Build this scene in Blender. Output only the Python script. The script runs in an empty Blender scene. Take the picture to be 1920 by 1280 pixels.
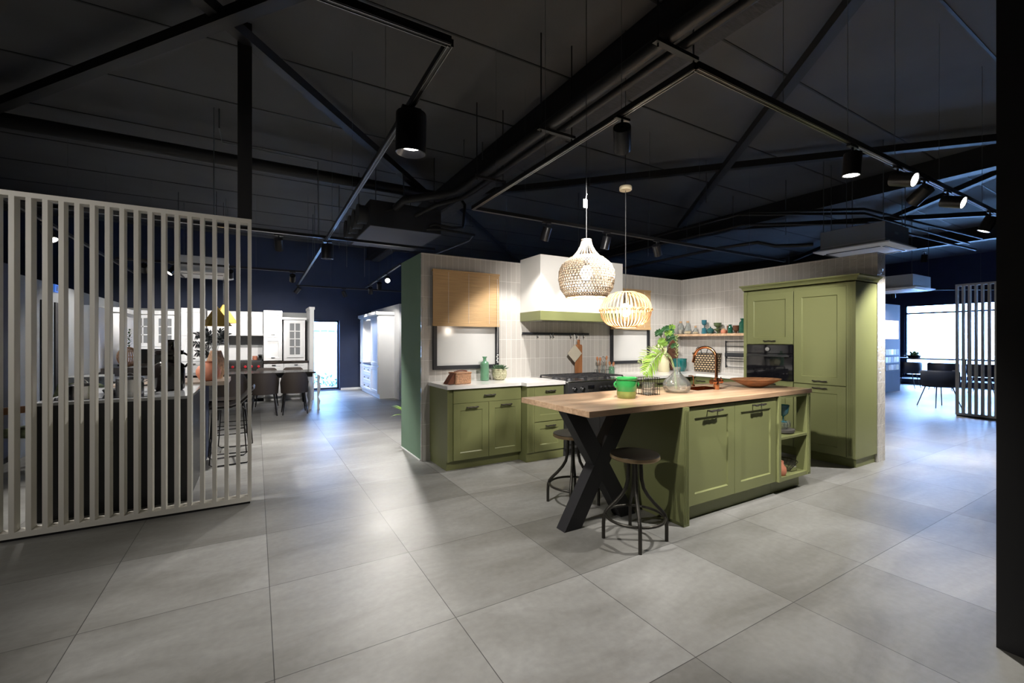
import bpy, bmesh, math, random
from mathutils import Vector, Matrix
PI = math.pi
R = math.radians
random.seed(7)
S = bpy.context.scene
C = S.collection
# ------------------------------------------------------------------ camera
cam_d = bpy.data.cameras.new('camera')
cam = bpy.data.objects.new('camera', cam_d); C.objects.link(cam)
cam_d.sensor_width = 36.0
cam_d.lens = 820.0 / 1920.0 * 36.0
cam_d.clip_start = 0.05; cam_d.clip_end = 200
cam.location = (0, 0, 1.38)
cam.rotation_euler = (R(90), 0, -0.5295)
S.camera = cam
# ------------------------------------------------------------------ view, world
S.view_settings.view_transform = 'Standard'
S.view_settings.look = 'None'
S.view_settings.exposure = 0.18
S.view_settings.gamma = 1.0
S.view_settings.use_curve_mapping = False
S.cycles.use_denoising = True
S.cycles.max_bounces = 8
S.cycles.diffuse_bounces = 4
S.cycles.glossy_bounces = 4
S.cycles.transmission_bounces = 8
S.cycles.transparent_max_bounces = 12
S.cycles.sample_clamp_indirect = 6.0
S.cycles.caustics_reflective = False
S.cycles.caustics_refractive = False
W = bpy.data.worlds.new('World'); S.world = W; W.use_nodes = True
bgn = W.node_tree.nodes['Background']
bgn.inputs['Color'].default_value = (0.27, 0.49, 1.0, 1)
bgn.inputs['Strength'].default_value = 38.0
POW = 2.0          # one dimmer for every showroom lamp
# ------------------------------------------------------------------ materials
MAT = {}
def mat(name, col, rough=0.5, metal=0.0, spec=0.5, bump=0.0, bscale=40, var=0.0, vscale=4, trans=0.0, ior=1.45, emit=None, es=0, alpha=1.0, stretch=(1,1,1), col2=None, coat=0.0, sheen=0.0):
    m = bpy.data.materials.new(name); m.use_nodes = True
    nt = m.node_tree; N = nt.nodes; L = nt.links
    p = N['Principled BSDF']
    I = p.inputs
    I['Base Color'].default_value = (*col, 1); I['Roughness'].default_value = rough
    I['Metallic'].default_value = metal; I['IOR'].default_value = ior
    I['Specular IOR Level'].default_value = spec
    I['Transmission Weight'].default_value = trans
    I['Coat Weight'].default_value = coat
    if emit:
        I['Emission Color'].default_value = (*emit, 1); I['Emission Strength'].default_value = es
    if bump or var:
        tc = N.new('ShaderNodeTexCoord'); mp = N.new('ShaderNodeMapping')
        L.new(tc.outputs['Object'], mp.inputs['Vector']); mp.inputs['Scale'].default_value = stretch
    if var:
        n = N.new('ShaderNodeTexNoise'); n.inputs['Scale'].default_value = vscale; n.inputs['Detail'].default_value = 5
        L.new(mp.outputs[0], n.inputs['Vector'])
        r = N.new('ShaderNodeValToRGB'); r.color_ramp.elements[0].position = 0.3; r.color_ramp.elements[1].position = 0.7
        a = tuple(c * (1 - var) for c in col); b = col2 or tuple(min(1, c * (1 + var)) for c in col)
        r.color_ramp.elements[0].color = (*a, 1); r.color_ramp.elements[1].color = (*b, 1)
        L.new(n.outputs['Fac'], r.inputs['Fac']); L.new(r.outputs['Color'], I['Base Color'])
    if bump:
        n = N.new('ShaderNodeTexNoise'); n.inputs['Scale'].default_value = bscale; n.inputs['Detail'].default_value = 4
        L.new(mp.outputs[0], n.inputs['Vector'])
        bp = N.new('ShaderNodeBump'); bp.inputs['Strength'].default_value = bump; bp.inputs['Distance'].default_value = 0.01
        L.new(n.outputs['Fac'], bp.inputs['Height']); L.new(bp.outputs['Normal'], I['Normal'])
    MAT[name] = m
    return m
mat('green', (0.190, 0.205, 0.086), 0.42, bump=0.02, bscale=300, var=0.03, vscale=2)
mat('sage', (0.145, 0.235, 0.165), 0.75, var=0.03)
mat('white', (0.78, 0.79, 0.80), 0.45, var=0.02)
mat('plaster', (0.80, 0.79, 0.76), 0.8, bump=0.03, bscale=60)
mat('screen', (0.68, 0.66, 0.60), 0.5, bump=0.02, bscale=80)
mat('black', (0.012, 0.012, 0.014), 0.55, bump=0.03, bscale=80)
mat('blacksatin', (0.010, 0.010, 0.012), 0.35)
mat('ceil', (0.088, 0.090, 0.095), 0.8, bump=0.08, bscale=50, var=0.12, vscale=1.2)
mat('steelblack', (0.013, 0.013, 0.014), 0.5, bump=0.06, bscale=60)
mat('concrete', (0.055, 0.055, 0.058), 0.9, bump=0.5, bscale=30, var=0.25, vscale=8, stretch=(1, 6, 1))
mat('track', (0.012, 0.012, 0.013), 0.3)
mat('wire', (0.35, 0.35, 0.36), 0.35, metal=0.9)
mat('rod', (0.16, 0.17, 0.18), 0.4, metal=0.8)
mat('cord', (0.02, 0.02, 0.02), 0.6)
mat('lampwhite', (1, 1, 1), 0.5, emit=(1.0, 0.97, 0.92), es=14)
mat('lampin', (0.25, 0.25, 0.25), 0.3, metal=0.8)
mat('bulb', (1, 0.9, 0.75), 0.4, emit=(1.0, 0.88, 0.72), es=9)
mat('gun', (0.045, 0.042, 0.036), 0.38, metal=0.75, bump=0.05, bscale=90)
mat('seatmetal', (0.032, 0.028, 0.022), 0.42, metal=0.7, bump=0.05, bscale=60)
mat('brasstrim', (0.36, 0.26, 0.15), 0.35, metal=0.8, bump=0.1, bscale=60)
mat('copper', (0.72, 0.33, 0.17), 0.18, metal=1.0)
mat('brass', (0.70, 0.42, 0.08), 0.35, metal=0.35)
mat('steel', (0.55, 0.55, 0.56), 0.2, metal=1.0)
mat('chrome', (0.8, 0.8, 0.8), 0.08, metal=1.0)
mat('quartz', (0.80, 0.79, 0.77), 0.12, var=0.03, vscale=10)
mat('handle', (0.045, 0.040, 0.034), 0.45, metal=0.6, bump=0.3, bscale=60)
mat('bamboo', (0.52, 0.34, 0.17), 0.7, var=0.22, vscale=3, stretch=(1, 1, 90), bump=0.4, bscale=3)
mat('darkframe', (0.020, 0.022, 0.027), 0.45)
mat('panel', (0.60, 0.60, 0.59), 0.12)
def glassy(name, tint, dens=0.0, fac=0.12):
    m = bpy.data.materials.new(name); m.use_nodes = True; nt = m.node_tree; N = nt.nodes; L = nt.links
    N.remove(N['Principled BSDF']); out = N['Material Output']
    tr = N.new('ShaderNodeBsdfTransparent'); tr.inputs['Color'].default_value = (*tint, 1)
    df = N.new('ShaderNodeBsdfDiffuse'); df.inputs['Color'].default_value = (*tint, 1)
    gl = N.new('ShaderNodeBsdfGlossy'); gl.inputs['Roughness'].default_value = 0.03
    fr = N.new('ShaderNodeLayerWeight'); fr.inputs['Blend'].default_value = 0.25
    n = N.new('ShaderNodeTexNoise'); n.inputs['Scale'].default_value = 16; bp = N.new('ShaderNodeBump'); bp.inputs['Strength'].default_value = 0.25; bp.inputs['Distance'].default_value = 0.01
    tc = N.new('ShaderNodeTexCoord'); L.new(tc.outputs['Object'], n.inputs['Vector']); L.new(n.outputs['Fac'], bp.inputs['Height']); L.new(bp.outputs['Normal'], gl.inputs['Normal']); L.new(bp.outputs['Normal'], fr.inputs['Normal'])
    m1 = N.new('ShaderNodeMixShader'); m1.inputs[0].default_value = dens; L.new(tr.outputs[0], m1.inputs[1]); L.new(df.outputs[0], m1.inputs[2])
    m2 = N.new('ShaderNodeMixShader'); ad = N.new('ShaderNodeMath'); ad.operation = 'MULTIPLY_ADD'; ad.inputs[1].default_value = 0.7; ad.inputs[2].default_value = fac * 0.4; L.new(fr.outputs['Fresnel'], ad.inputs[0])
    L.new(ad.outputs[0], m2.inputs[0]); L.new(m1.outputs[0], m2.inputs[1]); L.new(gl.outputs[0], m2.inputs[2]); L.new(m2.outputs[0], out.inputs['Surface'])
    MAT[name] = m
glassy('windowglass', (0.98, 0.99, 1.0), 0.0, 0.04)
glassy('glass', (0.93, 0.95, 0.94), 0.06)
glassy('glassgreen', (0.42, 0.72, 0.52), 0.25)
glassy('glassdark', (0.06, 0.30, 0.20), 0.3)
glassy('glassblue', (0.12, 0.42, 0.52), 0.3)
glassy('glassteal', (0.08, 0.27, 0.27), 0.35)
glassy('glassolive', (0.22, 0.30, 0.15), 0.35)
glassy('glassbrown', (0.32, 0.15, 0.09), 0.35)
mat('cork', (0.45, 0.28, 0.15), 0.8, bump=0.4, bscale=120)
mat('grain', (0.60, 0.42, 0.22), 0.9, bump=0.6, bscale=150, var=0.3, vscale=80)
mat('ceramicgreen', (0.035, 0.30, 0.075), 0.12, var=0.15, vscale=8, coat=0.5)
mat('ceramicolive', (0.22, 0.26, 0.07), 0.22, var=0.2, vscale=14)
mat('teal', (0.004, 0.10, 0.10), 0.15, var=0.3, vscale=10, coat=0.5)
mat('beige', (0.50, 0.46, 0.30), 0.6, bump=0.3, bscale=8, stretch=(1, 1, 12))
mat('walnut', (0.14, 0.055, 0.03), 0.5, var=0.3, vscale=3, stretch=(1, 1, 6))
mat('board', (0.36, 0.15, 0.06), 0.45, var=0.25, vscale=4, stretch=(8, 8, 1))
mat('bowlwood', (0.30, 0.14, 0.065), 0.45, var=0.35, vscale=3, stretch=(3, 14, 20))
mat('spoon', (0.48, 0.20, 0.09), 0.5, var=0.2)
mat('leather', (0.13, 0.045, 0.025), 0.4, bump=0.2, bscale=70)
mat('wicker', (0.42, 0.23, 0.13), 0.7, var=0.35, vscale=60, bump=0.9, bscale=70)
mat('trivet', (0.55, 0.50, 0.40), 0.85, bump=0.6, bscale=90)
mat('rattan', (0.52, 0.44, 0.35), 0.6, var=0.2, vscale=12)
mat('cane', (0.66, 0.42, 0.21), 0.5, var=0.25, vscale=12)
mat('leaf', (0.20, 0.36, 0.05), 0.45, var=0.35, vscale=12)
mat('leafdark', (0.035, 0.12, 0.035), 0.4, var=0.4, vscale=14)
mat('leafpale', (0.28, 0.36, 0.16), 0.5, var=0.25, vscale=12)
mat('succ', (0.12, 0.20, 0.12), 0.5, var=0.35, vscale=20)
mat('twig', (0.20, 0.15, 0.10), 0.7)
mat('soil', (0.03, 0.02, 0.015), 0.9)
mat('ovenglass', (0.006, 0.006, 0.008), 0.04, coat=0.6)
mat('range', (0.035, 0.035, 0.037), 0.3, bump=0.05, bscale=200)
mat('castiron', (0.03, 0.03, 0.033), 0.5, bump=0.2, bscale=80)
mat('acgrey', (0.20, 0.21, 0.22), 0.6)
mat('acdark', (0.020, 0.021, 0.024), 0.6)
mat('acpanel', (0.11, 0.11, 0.13), 0.7)
mat('acwhite', (0.75, 0.75, 0.75), 0.45)
mat('canopy', (0.55, 0.47, 0.32), 0.6)
mat('paper', (0.85, 0.85, 0.83), 0.7)
mat('navy', (0.030, 0.040, 0.075), 0.7, var=0.05)
mat('farnavy', (0.030, 0.042, 0.082), 0.7, var=0.05)
mat('charcoal', (0.018, 0.018, 0.021), 0.7, var=0.08)
mat('islblack', (0.014, 0.015, 0.018), 0.35)
mat('stone', (0.30, 0.31, 0.32), 0.12, var=0.1)
mat('greige', (0.30, 0.24, 0.19), 0.4, var=0.12, stretch=(8, 1, 1))
mat('darkstone', (0.05, 0.042, 0.038), 0.15, var=0.6, vscale=6)
mat('terracotta', (0.52, 0.20, 0.12), 0.6, var=0.08)
mat('patternvase', (0.48, 0.28, 0.16), 0.55, var=0.35, vscale=35, bump=0.4, bscale=60)
mat('jug', (0.012, 0.010, 0.010), 0.12)
mat('feather', (0.010, 0.020, 0.028), 0.6)
mat('chairbrown', (0.055, 0.043, 0.037), 0.7, bump=0.1, bscale=150, sheen=0.3)
mat('chairblue', (0.014, 0.020, 0.040), 0.6)
mat('taupe', (0.13, 0.11, 0.10), 0.6)
mat('legdark', (0.012, 0.010, 0.010), 0.4)
mat('woodchair', (0.38, 0.19, 0.09), 0.5, var=0.15)
mat('cushion', (0.20, 0.23, 0.13), 0.8, var=0.5, vscale=16)
mat('redknob', (0.50, 0.02, 0.03), 0.3)
mat('greywall', (0.26, 0.27, 0.27), 0.7)
mat('splash', (0.30, 0.31, 0.31), 0.3)
mat('signblue', (0.02, 0.08, 0.30), 0.4, emit=(0.05, 0.2, 0.8), es=0.5)
mat('fence', (0.90, 0.88, 0.85), 0.8, var=0.1)
mat('ground', (0.35, 0.38, 0.36), 0.9, var=0.3)
mat('shrub', (0.10, 0.20, 0.10), 0.7, var=0.5, vscale=8)
mat('sample', (0.45, 0.38, 0.30), 0.6, var=0.4, vscale=5)
mat('lightbox', (0.9, 0.8, 0.7), 0.6, emit=(1, 0.75, 0.55), es=1.6)
mat('greydish', (0.09, 0.085, 0.08), 0.6)

def node_mat(name):
    m = bpy.data.materials.new(name); m.use_nodes = True; MAT[name] = m
    return m.node_tree.nodes, m.node_tree.links, m.node_tree.nodes['Principled BSDF']
def math_node(N, L, op, a, b=None):
    n = N.new('ShaderNodeMath'); n.operation = op
    for i, v in enumerate((a, b)):
        if v is None: continue
        if isinstance(v, (int, float)): n.inputs[i].default_value = v
        else: L.new(v, n.inputs[i])
    return n.outputs[0]
# floor: large grey stoneware tiles
N, L, p = node_mat('floor')
tc = N.new('ShaderNodeTexCoord'); mp = N.new('ShaderNodeMapping')
mp.inputs['Location'].default_value = (-0.065 + 0.797 * 20, -2.03 + 0.785 * 20, 0)
L.new(tc.outputs['Object'], mp.inputs['Vector'])
br = N.new('ShaderNodeTexBrick'); br.offset = 0.0; br.squash = 1.0
br.inputs['Scale'].default_value = 1.0; br.inputs['Brick Width'].default_value = 0.797; br.inputs['Row Height'].default_value = 0.785
br.inputs['Mortar Size'].default_value = 0.0022; br.inputs['Mortar Smooth'].default_value = 0.3
br.inputs['Color1'].default_value = (0.190, 0.190, 0.180, 1); br.inputs['Color2'].default_value = (0.305, 0.308, 0.302, 1)
br.inputs['Mortar'].default_value = (0.05, 0.05, 0.05, 1)
L.new(mp.outputs[0], br.inputs['Vector'])
mp2 = N.new('ShaderNodeMapping'); mp2.inputs['Scale'].default_value = (0.55, 1.6, 1); L.new(tc.outputs['Object'], mp2.inputs['Vector'])
n1 = N.new('ShaderNodeTexNoise'); n1.inputs['Scale'].default_value = 1.7; n1.inputs['Detail'].default_value = 8; n1.inputs['Roughness'].default_value = 0.62; n1.inputs['Distortion'].default_value = 0.6
L.new(mp2.outputs[0], n1.inputs['Vector'])
r1 = N.new('ShaderNodeValToRGB'); r1.color_ramp.elements[0].position = 0.3; r1.color_ramp.elements[1].position = 0.72
r1.color_ramp.elements[0].color = (0.68, 0.665, 0.635, 1); r1.color_ramp.elements[1].color = (1.22, 1.22, 1.22, 1)
L.new(n1.outputs['Fac'], r1.inputs['Fac'])
mx = N.new('ShaderNodeMix'); mx.data_type = 'RGBA'; mx.blend_type = 'MULTIPLY'; mx.inputs[0].default_value = 1.0
L.new(br.outputs['Color'], mx.inputs[6]); L.new(r1.outputs['Color'], mx.inputs[7])
n2 = N.new('ShaderNodeTexNoise'); n2.inputs['Scale'].default_value = 26; n2.inputs['Detail'].default_value = 6; L.new(tc.outputs['Object'], n2.inputs['Vector'])
r2 = N.new('ShaderNodeValToRGB'); r2.color_ramp.elements[0].position = 0.25; r2.color_ramp.elements[1].position = 0.8
r2.color_ramp.elements[0].color = (0.9, 0.9, 0.9, 1); r2.color_ramp.elements[1].color = (1.08, 1.08, 1.08, 1); L.new(n2.outputs['Fac'], r2.inputs['Fac'])
mx2 = N.new('ShaderNodeMix'); mx2.data_type = 'RGBA'; mx2.blend_type = 'MULTIPLY'; mx2.inputs[0].default_value = 1.0
L.new(mx.outputs[2], mx2.inputs[6]); L.new(r2.outputs['Color'], mx2.inputs[7]); L.new(mx2.outputs[2], p.inputs['Base Color'])
L.new(math_node(N, L, 'ADD', math_node(N, L, 'MULTIPLY', n1.outputs['Fac'], 0.22), 0.33), p.inputs['Roughness'])
p.inputs['Specular IOR Level'].default_value = 0.42
bp = N.new('ShaderNodeBump'); bp.inputs['Strength'].default_value = 0.12; bp.inputs['Distance'].default_value = 0.004
hh = math_node(N, L, 'SUBTRACT', n2.outputs['Fac'], math_node(N, L, 'MULTIPLY', br.outputs['Fac'], 2.0))
L.new(hh, bp.inputs['Height']); L.new(bp.outputs['Normal'], p.inputs['Normal'])
# glazed upright wall tiles
N, L, p = node_mat('tile')
tc = N.new('ShaderNodeTexCoord'); sp = N.new('ShaderNodeSeparateXYZ'); cb = N.new('ShaderNodeCombineXYZ')
L.new(tc.outputs['Object'], sp.inputs[0])
L.new(math_node(N, L, 'ADD', math_node(N, L, 'ADD', sp.outputs[0], sp.outputs[1]), 20.0), cb.inputs[0])
L.new(math_node(N, L, 'ADD', sp.outputs[2], 0.07), cb.inputs[1])
br = N.new('ShaderNodeTexBrick'); br.offset = 0.0; br.squash = 1.0
br.inputs['Scale'].default_value = 1.0; br.inputs['Brick Width'].default_value = 0.0735; br.inputs['Row Height'].default_value = 0.246
br.inputs['Mortar Size'].default_value = 0.0022; br.inputs['Mortar Smooth'].default_value = 0.4
br.inputs['Color1'].default_value = (0.46, 0.44, 0.415, 1); br.inputs['Color2'].default_value = (0.53, 0.51, 0.48, 1)
br.inputs['Mortar'].default_value = (0.80, 0.78, 0.75, 1)
L.new(cb.outputs[0], br.inputs['Vector']); L.new(br.outputs['Color'], p.inputs['Base Color'])
p.inputs['Roughness'].default_value = 0.35
n1 = N.new('ShaderNodeTexNoise'); n1.inputs['Scale'].default_value = 17; n1.inputs['Detail'].default_value = 2; L.new(tc.outputs['Object'], n1.inputs['Vector'])
sc = N.new('ShaderNodeSeparateColor'); L.new(br.outputs['Color'], sc.inputs[0])
hh = math_node(N, L, 'ADD', math_node(N, L, 'MULTIPLY', n1.outputs['Fac'], 1.0), math_node(N, L, 'MULTIPLY', br.outputs['Fac'], -0.25))
bp = N.new('ShaderNodeBump'); bp.inputs['Strength'].default_value = 1.0; bp.inputs['Distance'].default_value = 0.030
L.new(hh, bp.inputs['Height']); L.new(bp.outputs['Normal'], p.inputs['Coat Normal'])
p.inputs['Coat Weight'].default_value = 0.9; p.inputs['Coat Roughness'].default_value = 0.04
b2 = N.new('ShaderNodeBump'); b2.inputs['Strength'].default_value = 0.5; b2.inputs['Distance'].default_value = 0.006; L.new(hh, b2.inputs['Height']); L.new(b2.outputs['Normal'], p.inputs['Normal'])
# oak worktop with long staves
N, L, p = node_mat('oak')
tc = N.new('ShaderNodeTexCoord'); br = N.new('ShaderNodeTexBrick'); L.new(tc.outputs['Object'], br.inputs['Vector'])
br.offset = 0.37; br.inputs['Scale'].default_value = 1.0; br.inputs['Brick Width'].default_value = 1.1; br.inputs['Row Height'].default_value = 0.09
br.inputs['Mortar Size'].default_value = 0.0; br.inputs['Color1'].default_value = (0.45, 0.30, 0.19, 1); br.inputs['Color2'].default_value = (0.58, 0.41, 0.27, 1)
mp = N.new('ShaderNodeMapping'); mp.inputs['Scale'].default_value = (1.2, 16, 16); L.new(tc.outputs['Object'], mp.inputs['Vector'])
n1 = N.new('ShaderNodeTexNoise'); n1.inputs['Scale'].default_value = 2.2; n1.inputs['Detail'].default_value = 8; n1.inputs['Distortion'].default_value = 0.8; L.new(mp.outputs[0], n1.inputs['Vector'])
r1 = N.new('ShaderNodeValToRGB'); r1.color_ramp.elements[0].color = (0.74, 0.70, 0.66, 1); r1.color_ramp.elements[1].color = (1.15, 1.15, 1.15, 1)
r1.color_ramp.elements[0].position = 0.3; r1.color_ramp.elements[1].position = 0.7; L.new(n1.outputs['Fac'], r1.inputs['Fac'])
mx = N.new('ShaderNodeMix'); mx.data_type = 'RGBA'; mx.blend_type = 'MULTIPLY'; mx.inputs[0].default_value = 1.0
L.new(br.outputs['Color'], mx.inputs[6]); L.new(r1.outputs['Color'], mx.inputs[7]); L.new(mx.outputs[2], p.inputs['Base Color'])
p.inputs['Roughness'].default_value = 0.28
# black and straw weave of the shopping bag
def weave(name, c1, c2, bw, rh, mort=0.0, mc=(0, 0, 0)):
    N, L, p = node_mat(name)
    tc = N.new('ShaderNodeTexCoord'); sp = N.new('ShaderNodeSeparateXYZ'); cb = N.new('ShaderNodeCombineXYZ'); L.new(tc.outputs['Object'], sp.inputs[0])
    L.new(math_node(N, L, 'ADD', math_node(N, L, 'ADD', sp.outputs[0], sp.outputs[1]), 10.0), cb.inputs[0]); L.new(math_node(N, L, 'ADD', sp.outputs[2], 10.0), cb.inputs[1])
    b = N.new('ShaderNodeTexBrick'); b.offset = 0.5; b.inputs['Scale'].default_value = 1.0
    b.inputs['Brick Width'].default_value = bw; b.inputs['Row Height'].default_value = rh; b.inputs['Mortar Size'].default_value = mort
    b.inputs['Mortar Smooth'].default_value = 0.2; b.inputs['Bias'].default_value = -0.1
    b.inputs['Color1'].default_value = (*c1, 1); b.inputs['Color2'].default_value = (*c2, 1); b.inputs['Mortar'].default_value = (*mc, 1)
    L.new(cb.outputs[0], b.inputs['Vector']); L.new(b.outputs['Color'], p.inputs['Base Color']); p.inputs['Roughness'].default_value = 0.75
    q = N.new('ShaderNodeBump'); q.inputs['Strength'].default_value = 0.8; q.inputs['Distance'].default_value = 0.004; q.invert = True
    L.new(b.outputs['Fac'], q.inputs['Height']); L.new(q.outputs['Normal'], p.inputs['Normal'])
weave('bagweave', (0.62, 0.46, 0.28), (0.52, 0.38, 0.22), 0.052, 0.034, 0.009, (0.02, 0.015, 0.012))
weave('potweave', (0.55, 0.52, 0.36), (0.42, 0.42, 0.26), 0.035, 0.022, 0.0016, (0.13, 0.11, 0.05))

# ------------------------------------------------------------------ mesh helpers
def nb(): return bmesh.new()
def quad(b, *vs):
    return b.faces.new([b.verts.new(v) for v in vs])
def box(b, x0, x1, y0, y1, z0, z1):
    if x0 > x1: x0, x1 = x1, x0
    if y0 > y1: y0, y1 = y1, y0
    v = [b.verts.new((x, y, z)) for z in (z0, z1) for y in (y0, y1) for x in (x0, x1)]
    for f in ((0, 2, 3, 1), (4, 5, 7, 6), (0, 1, 5, 4), (2, 6, 7, 3), (0, 4, 6, 2), (1, 3, 7, 5)):
        b.faces.new([v[i] for i in f])
def frame_dirs(d):
    d = d.normalized(); a = Vector((0, 0, 1)) if abs(d.z) < 0.95 else Vector((1, 0, 0))
    u = d.cross(a).normalized(); return u, d.cross(u).normalized()
def cyl(b, p0, p1, r0, r1=None, n=14, caps=True):
    if r1 is None: r1 = r0
    p0 = Vector(p0); p1 = Vector(p1); u, w = frame_dirs(p1 - p0)
    a = [b.verts.new(p0 + (u * math.cos(t) + w * math.sin(t)) * r0) for t in [2 * PI * i / n for i in range(n)]]
    c = [b.verts.new(p1 + (u * math.cos(t) + w * math.sin(t)) * r1) for t in [2 * PI * i / n for i in range(n)]]
    for i in range(n):
        j = (i + 1) % n; b.faces.new((a[i], a[j], c[j], c[i]))
    if caps: b.faces.new(a[::-1]); b.faces.new(c)
def lathe(b, prof, c=(0, 0), n=32, z0=0.0, sx=1.0, sy=1.0):
    rings = []
    for r, z in prof:
        if r < 1e-6: rings.append([b.verts.new((c[0], c[1], z + z0))])
        else: rings.append([b.verts.new((c[0] + sx * r * math.cos(2 * PI * i / n), c[1] + sy * r * math.sin(2 * PI * i / n), z + z0)) for i in range(n)])
    for A, B in zip(rings, rings[1:]):
        for i in range(n):
            j = (i + 1) % n
            if len(A) == 1 and len(B) == 1: continue
            if len(A) == 1: b.faces.new((A[0], B[j], B[i]))
            elif len(B) == 1: b.faces.new((A[i], A[j], B[0]))
            else: b.faces.new((A[i], A[j], B[j], B[i]))
def tube(b, pts, r, n=8, closed=False, caps=True):
    pts = [Vector(p) for p in pts]; m = len(pts); rings = []
    rr = r if isinstance(r, (list, tuple)) else [r] * m
    pu = None
    for i, p in enumerate(pts):
        if closed: d = pts[(i + 1) % m] - pts[i - 1]
        else: d = pts[min(i + 1, m - 1)] - pts[max(i - 1, 0)]
        if d.length < 1e-9: d = Vector((0, 0, 1))
        d.normalize()
        if pu is None: u, w = frame_dirs(d)
        else:
            u = pu - d * pu.dot(d)
            u = u.normalized() if u.length > 1e-6 else frame_dirs(d)[0]
            w = d.cross(u).normalized()
        pu = u
        rings.append([b.verts.new(p + (u * math.cos(2 * PI * k / n) + w * math.sin(2 * PI * k / n)) * rr[i]) for k in range(n)])
    for i in range(m if closed else m - 1):
        A, B = rings[i], rings[(i + 1) % m]
        for k in range(n):
            q = (k + 1) % n; b.faces.new((A[k], A[q], B[q], B[k]))
    if not closed and caps: b.faces.new(rings[0][::-1]); b.faces.new(rings[-1])
def ring(b, c, r, t, n=32, k=6, z=0.0):
    tube(b, [(c[0] + r * math.cos(2 * PI * i / n), c[1] + r * math.sin(2 * PI * i / n), z) for i in range(n)], t, k, True)
def bez(p0, p1, p2, n=8):
    p0, p1, p2 = Vector(p0), Vector(p1), Vector(p2)
    return [p0 * (1 - t) ** 2 + p1 * 2 * t * (1 - t) + p2 * t * t for t in [i / n for i in range(n + 1)]]
def prism(b, poly, y0, y1):            # poly in x,z extruded along y
    a = [b.verts.new((x, y0, z)) for x, z in poly]; c = [b.verts.new((x, y1, z)) for x, z in poly]
    m = len(poly)
    for i in range(m):
        j = (i + 1) % m; b.faces.new((a[i], a[j], c[j], c[i]))
    b.faces.new(a[::-1]); b.faces.new(c)
def bar(b, p0, p1, w, h):              # rectangular bar between two points
    p0 = Vector(p0); p1 = Vector(p1); u, v = frame_dirs(p1 - p0)
    q = [(-w / 2, -h / 2), (w / 2, -h / 2), (w / 2, h / 2), (-w / 2, h / 2)]
    a = [b.verts.new(p0 + u * i + v * j) for i, j in q]; c = [b.verts.new(p1 + u * i + v * j) for i, j in q]
    for i in range(4):
        j = (i + 1) % 4; b.faces.new((a[i], a[j], c[j], c[i]))
    b.faces.new(a[::-1]); b.faces.new(c)
def obj(name, b, m, parent=None, smooth=None, bevel=0.0, loc=None, rotz=0.0):
    bmesh.ops.recalc_face_normals(b, faces=b.faces)
    me = bpy.data.meshes.new(name); b.to_mesh(me); b.free()
    me.materials.append(MAT[m])
    if smooth is not None:
        me.polygons.foreach_set('use_smooth', [True] * len(me.polygons))
        me.set_sharp_from_angle(angle=R(smooth))
    o = bpy.data.objects.new(name, me); C.objects.link(o)
    if parent: o.parent = parent
    if loc: o.location = loc
    o.rotation_euler = (0, 0, rotz)
    if bevel:
        q = o.modifiers.new('bevel', 'BEVEL'); q.width = bevel; q.segments = 2; q.limit_method = 'ANGLE'; q.angle_limit = R(50)
        me.polygons.foreach_set('use_smooth', [True] * len(me.polygons)); me.set_sharp_from_angle(angle=R(smooth or 30))
    return o
def tag(o, label, cat, group=None, kind=None):
    if label: o['label'] = label
    if cat: o['category'] = cat
    if group: o['group'] = group
    if kind: o['kind'] = kind
    return o
def thing(name, label, cat, loc=(0, 0, 0), rotz=0.0, group=None):
    o = bpy.data.objects.new(name, None); C.objects.link(o); o.empty_display_size = 0.1
    o.location = loc; o.rotation_euler = (0, 0, rotz)
    return tag(o, label, cat, group)
def solo(name, label, cat, b, m, loc=(0, 0, 0), rotz=0.0, group=None, smooth=35, bevel=0.0):
    return tag(obj(name, b, m, None, smooth, bevel, loc, rotz), label, cat, group)
def struct(name, b, m, parent=None, smooth=None):
    o = obj(name, b, m, parent, smooth)
    if parent is None: o['kind'] = 'structure'
    return o
def dup(o, loc, rotz=None, label=None, group=None):
    def cp(s, par):
        c = s.copy(); C.objects.link(c)
        if par: c.parent = par
        for ch in list(s.children): cp(ch, c)
        return c
    c = cp(o, None); c.location = loc
    if rotz is not None: c.rotation_euler = (0, 0, rotz)
    if label: c['label'] = label
    if group: c['group'] = group
    return c
def leafblade(b, base, d, up, ln, wd, n=5, droop=0.3, fold=0.25):
    base = Vector(base); d = Vector(d).normalized(); up = Vector(up); side = d.cross(up)
    if side.length < 1e-5: side = d.cross(Vector((1, 0, 0)))
    side.normalize(); up = side.cross(d).normalized(); rows = []
    for i in range(n + 1):
        t = i / n; w = wd * 0.5 * math.sin(PI * min(1, t * 0.92 + 0.08)) ** 0.8
        c = base + d * ln * t - Vector((0, 0, 1)) * droop * ln * t * t
        rows.append([b.verts.new(c - side * w + up * w * fold), b.verts.new(c), b.verts.new(c + side * w + up * w * fold)])
    for A, B in zip(rows, rows[1:]):
        b.faces.new((A[0], A[1], B[1], B[0])); b.faces.new((A[1], A[2], B[2], B[1]))
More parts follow.
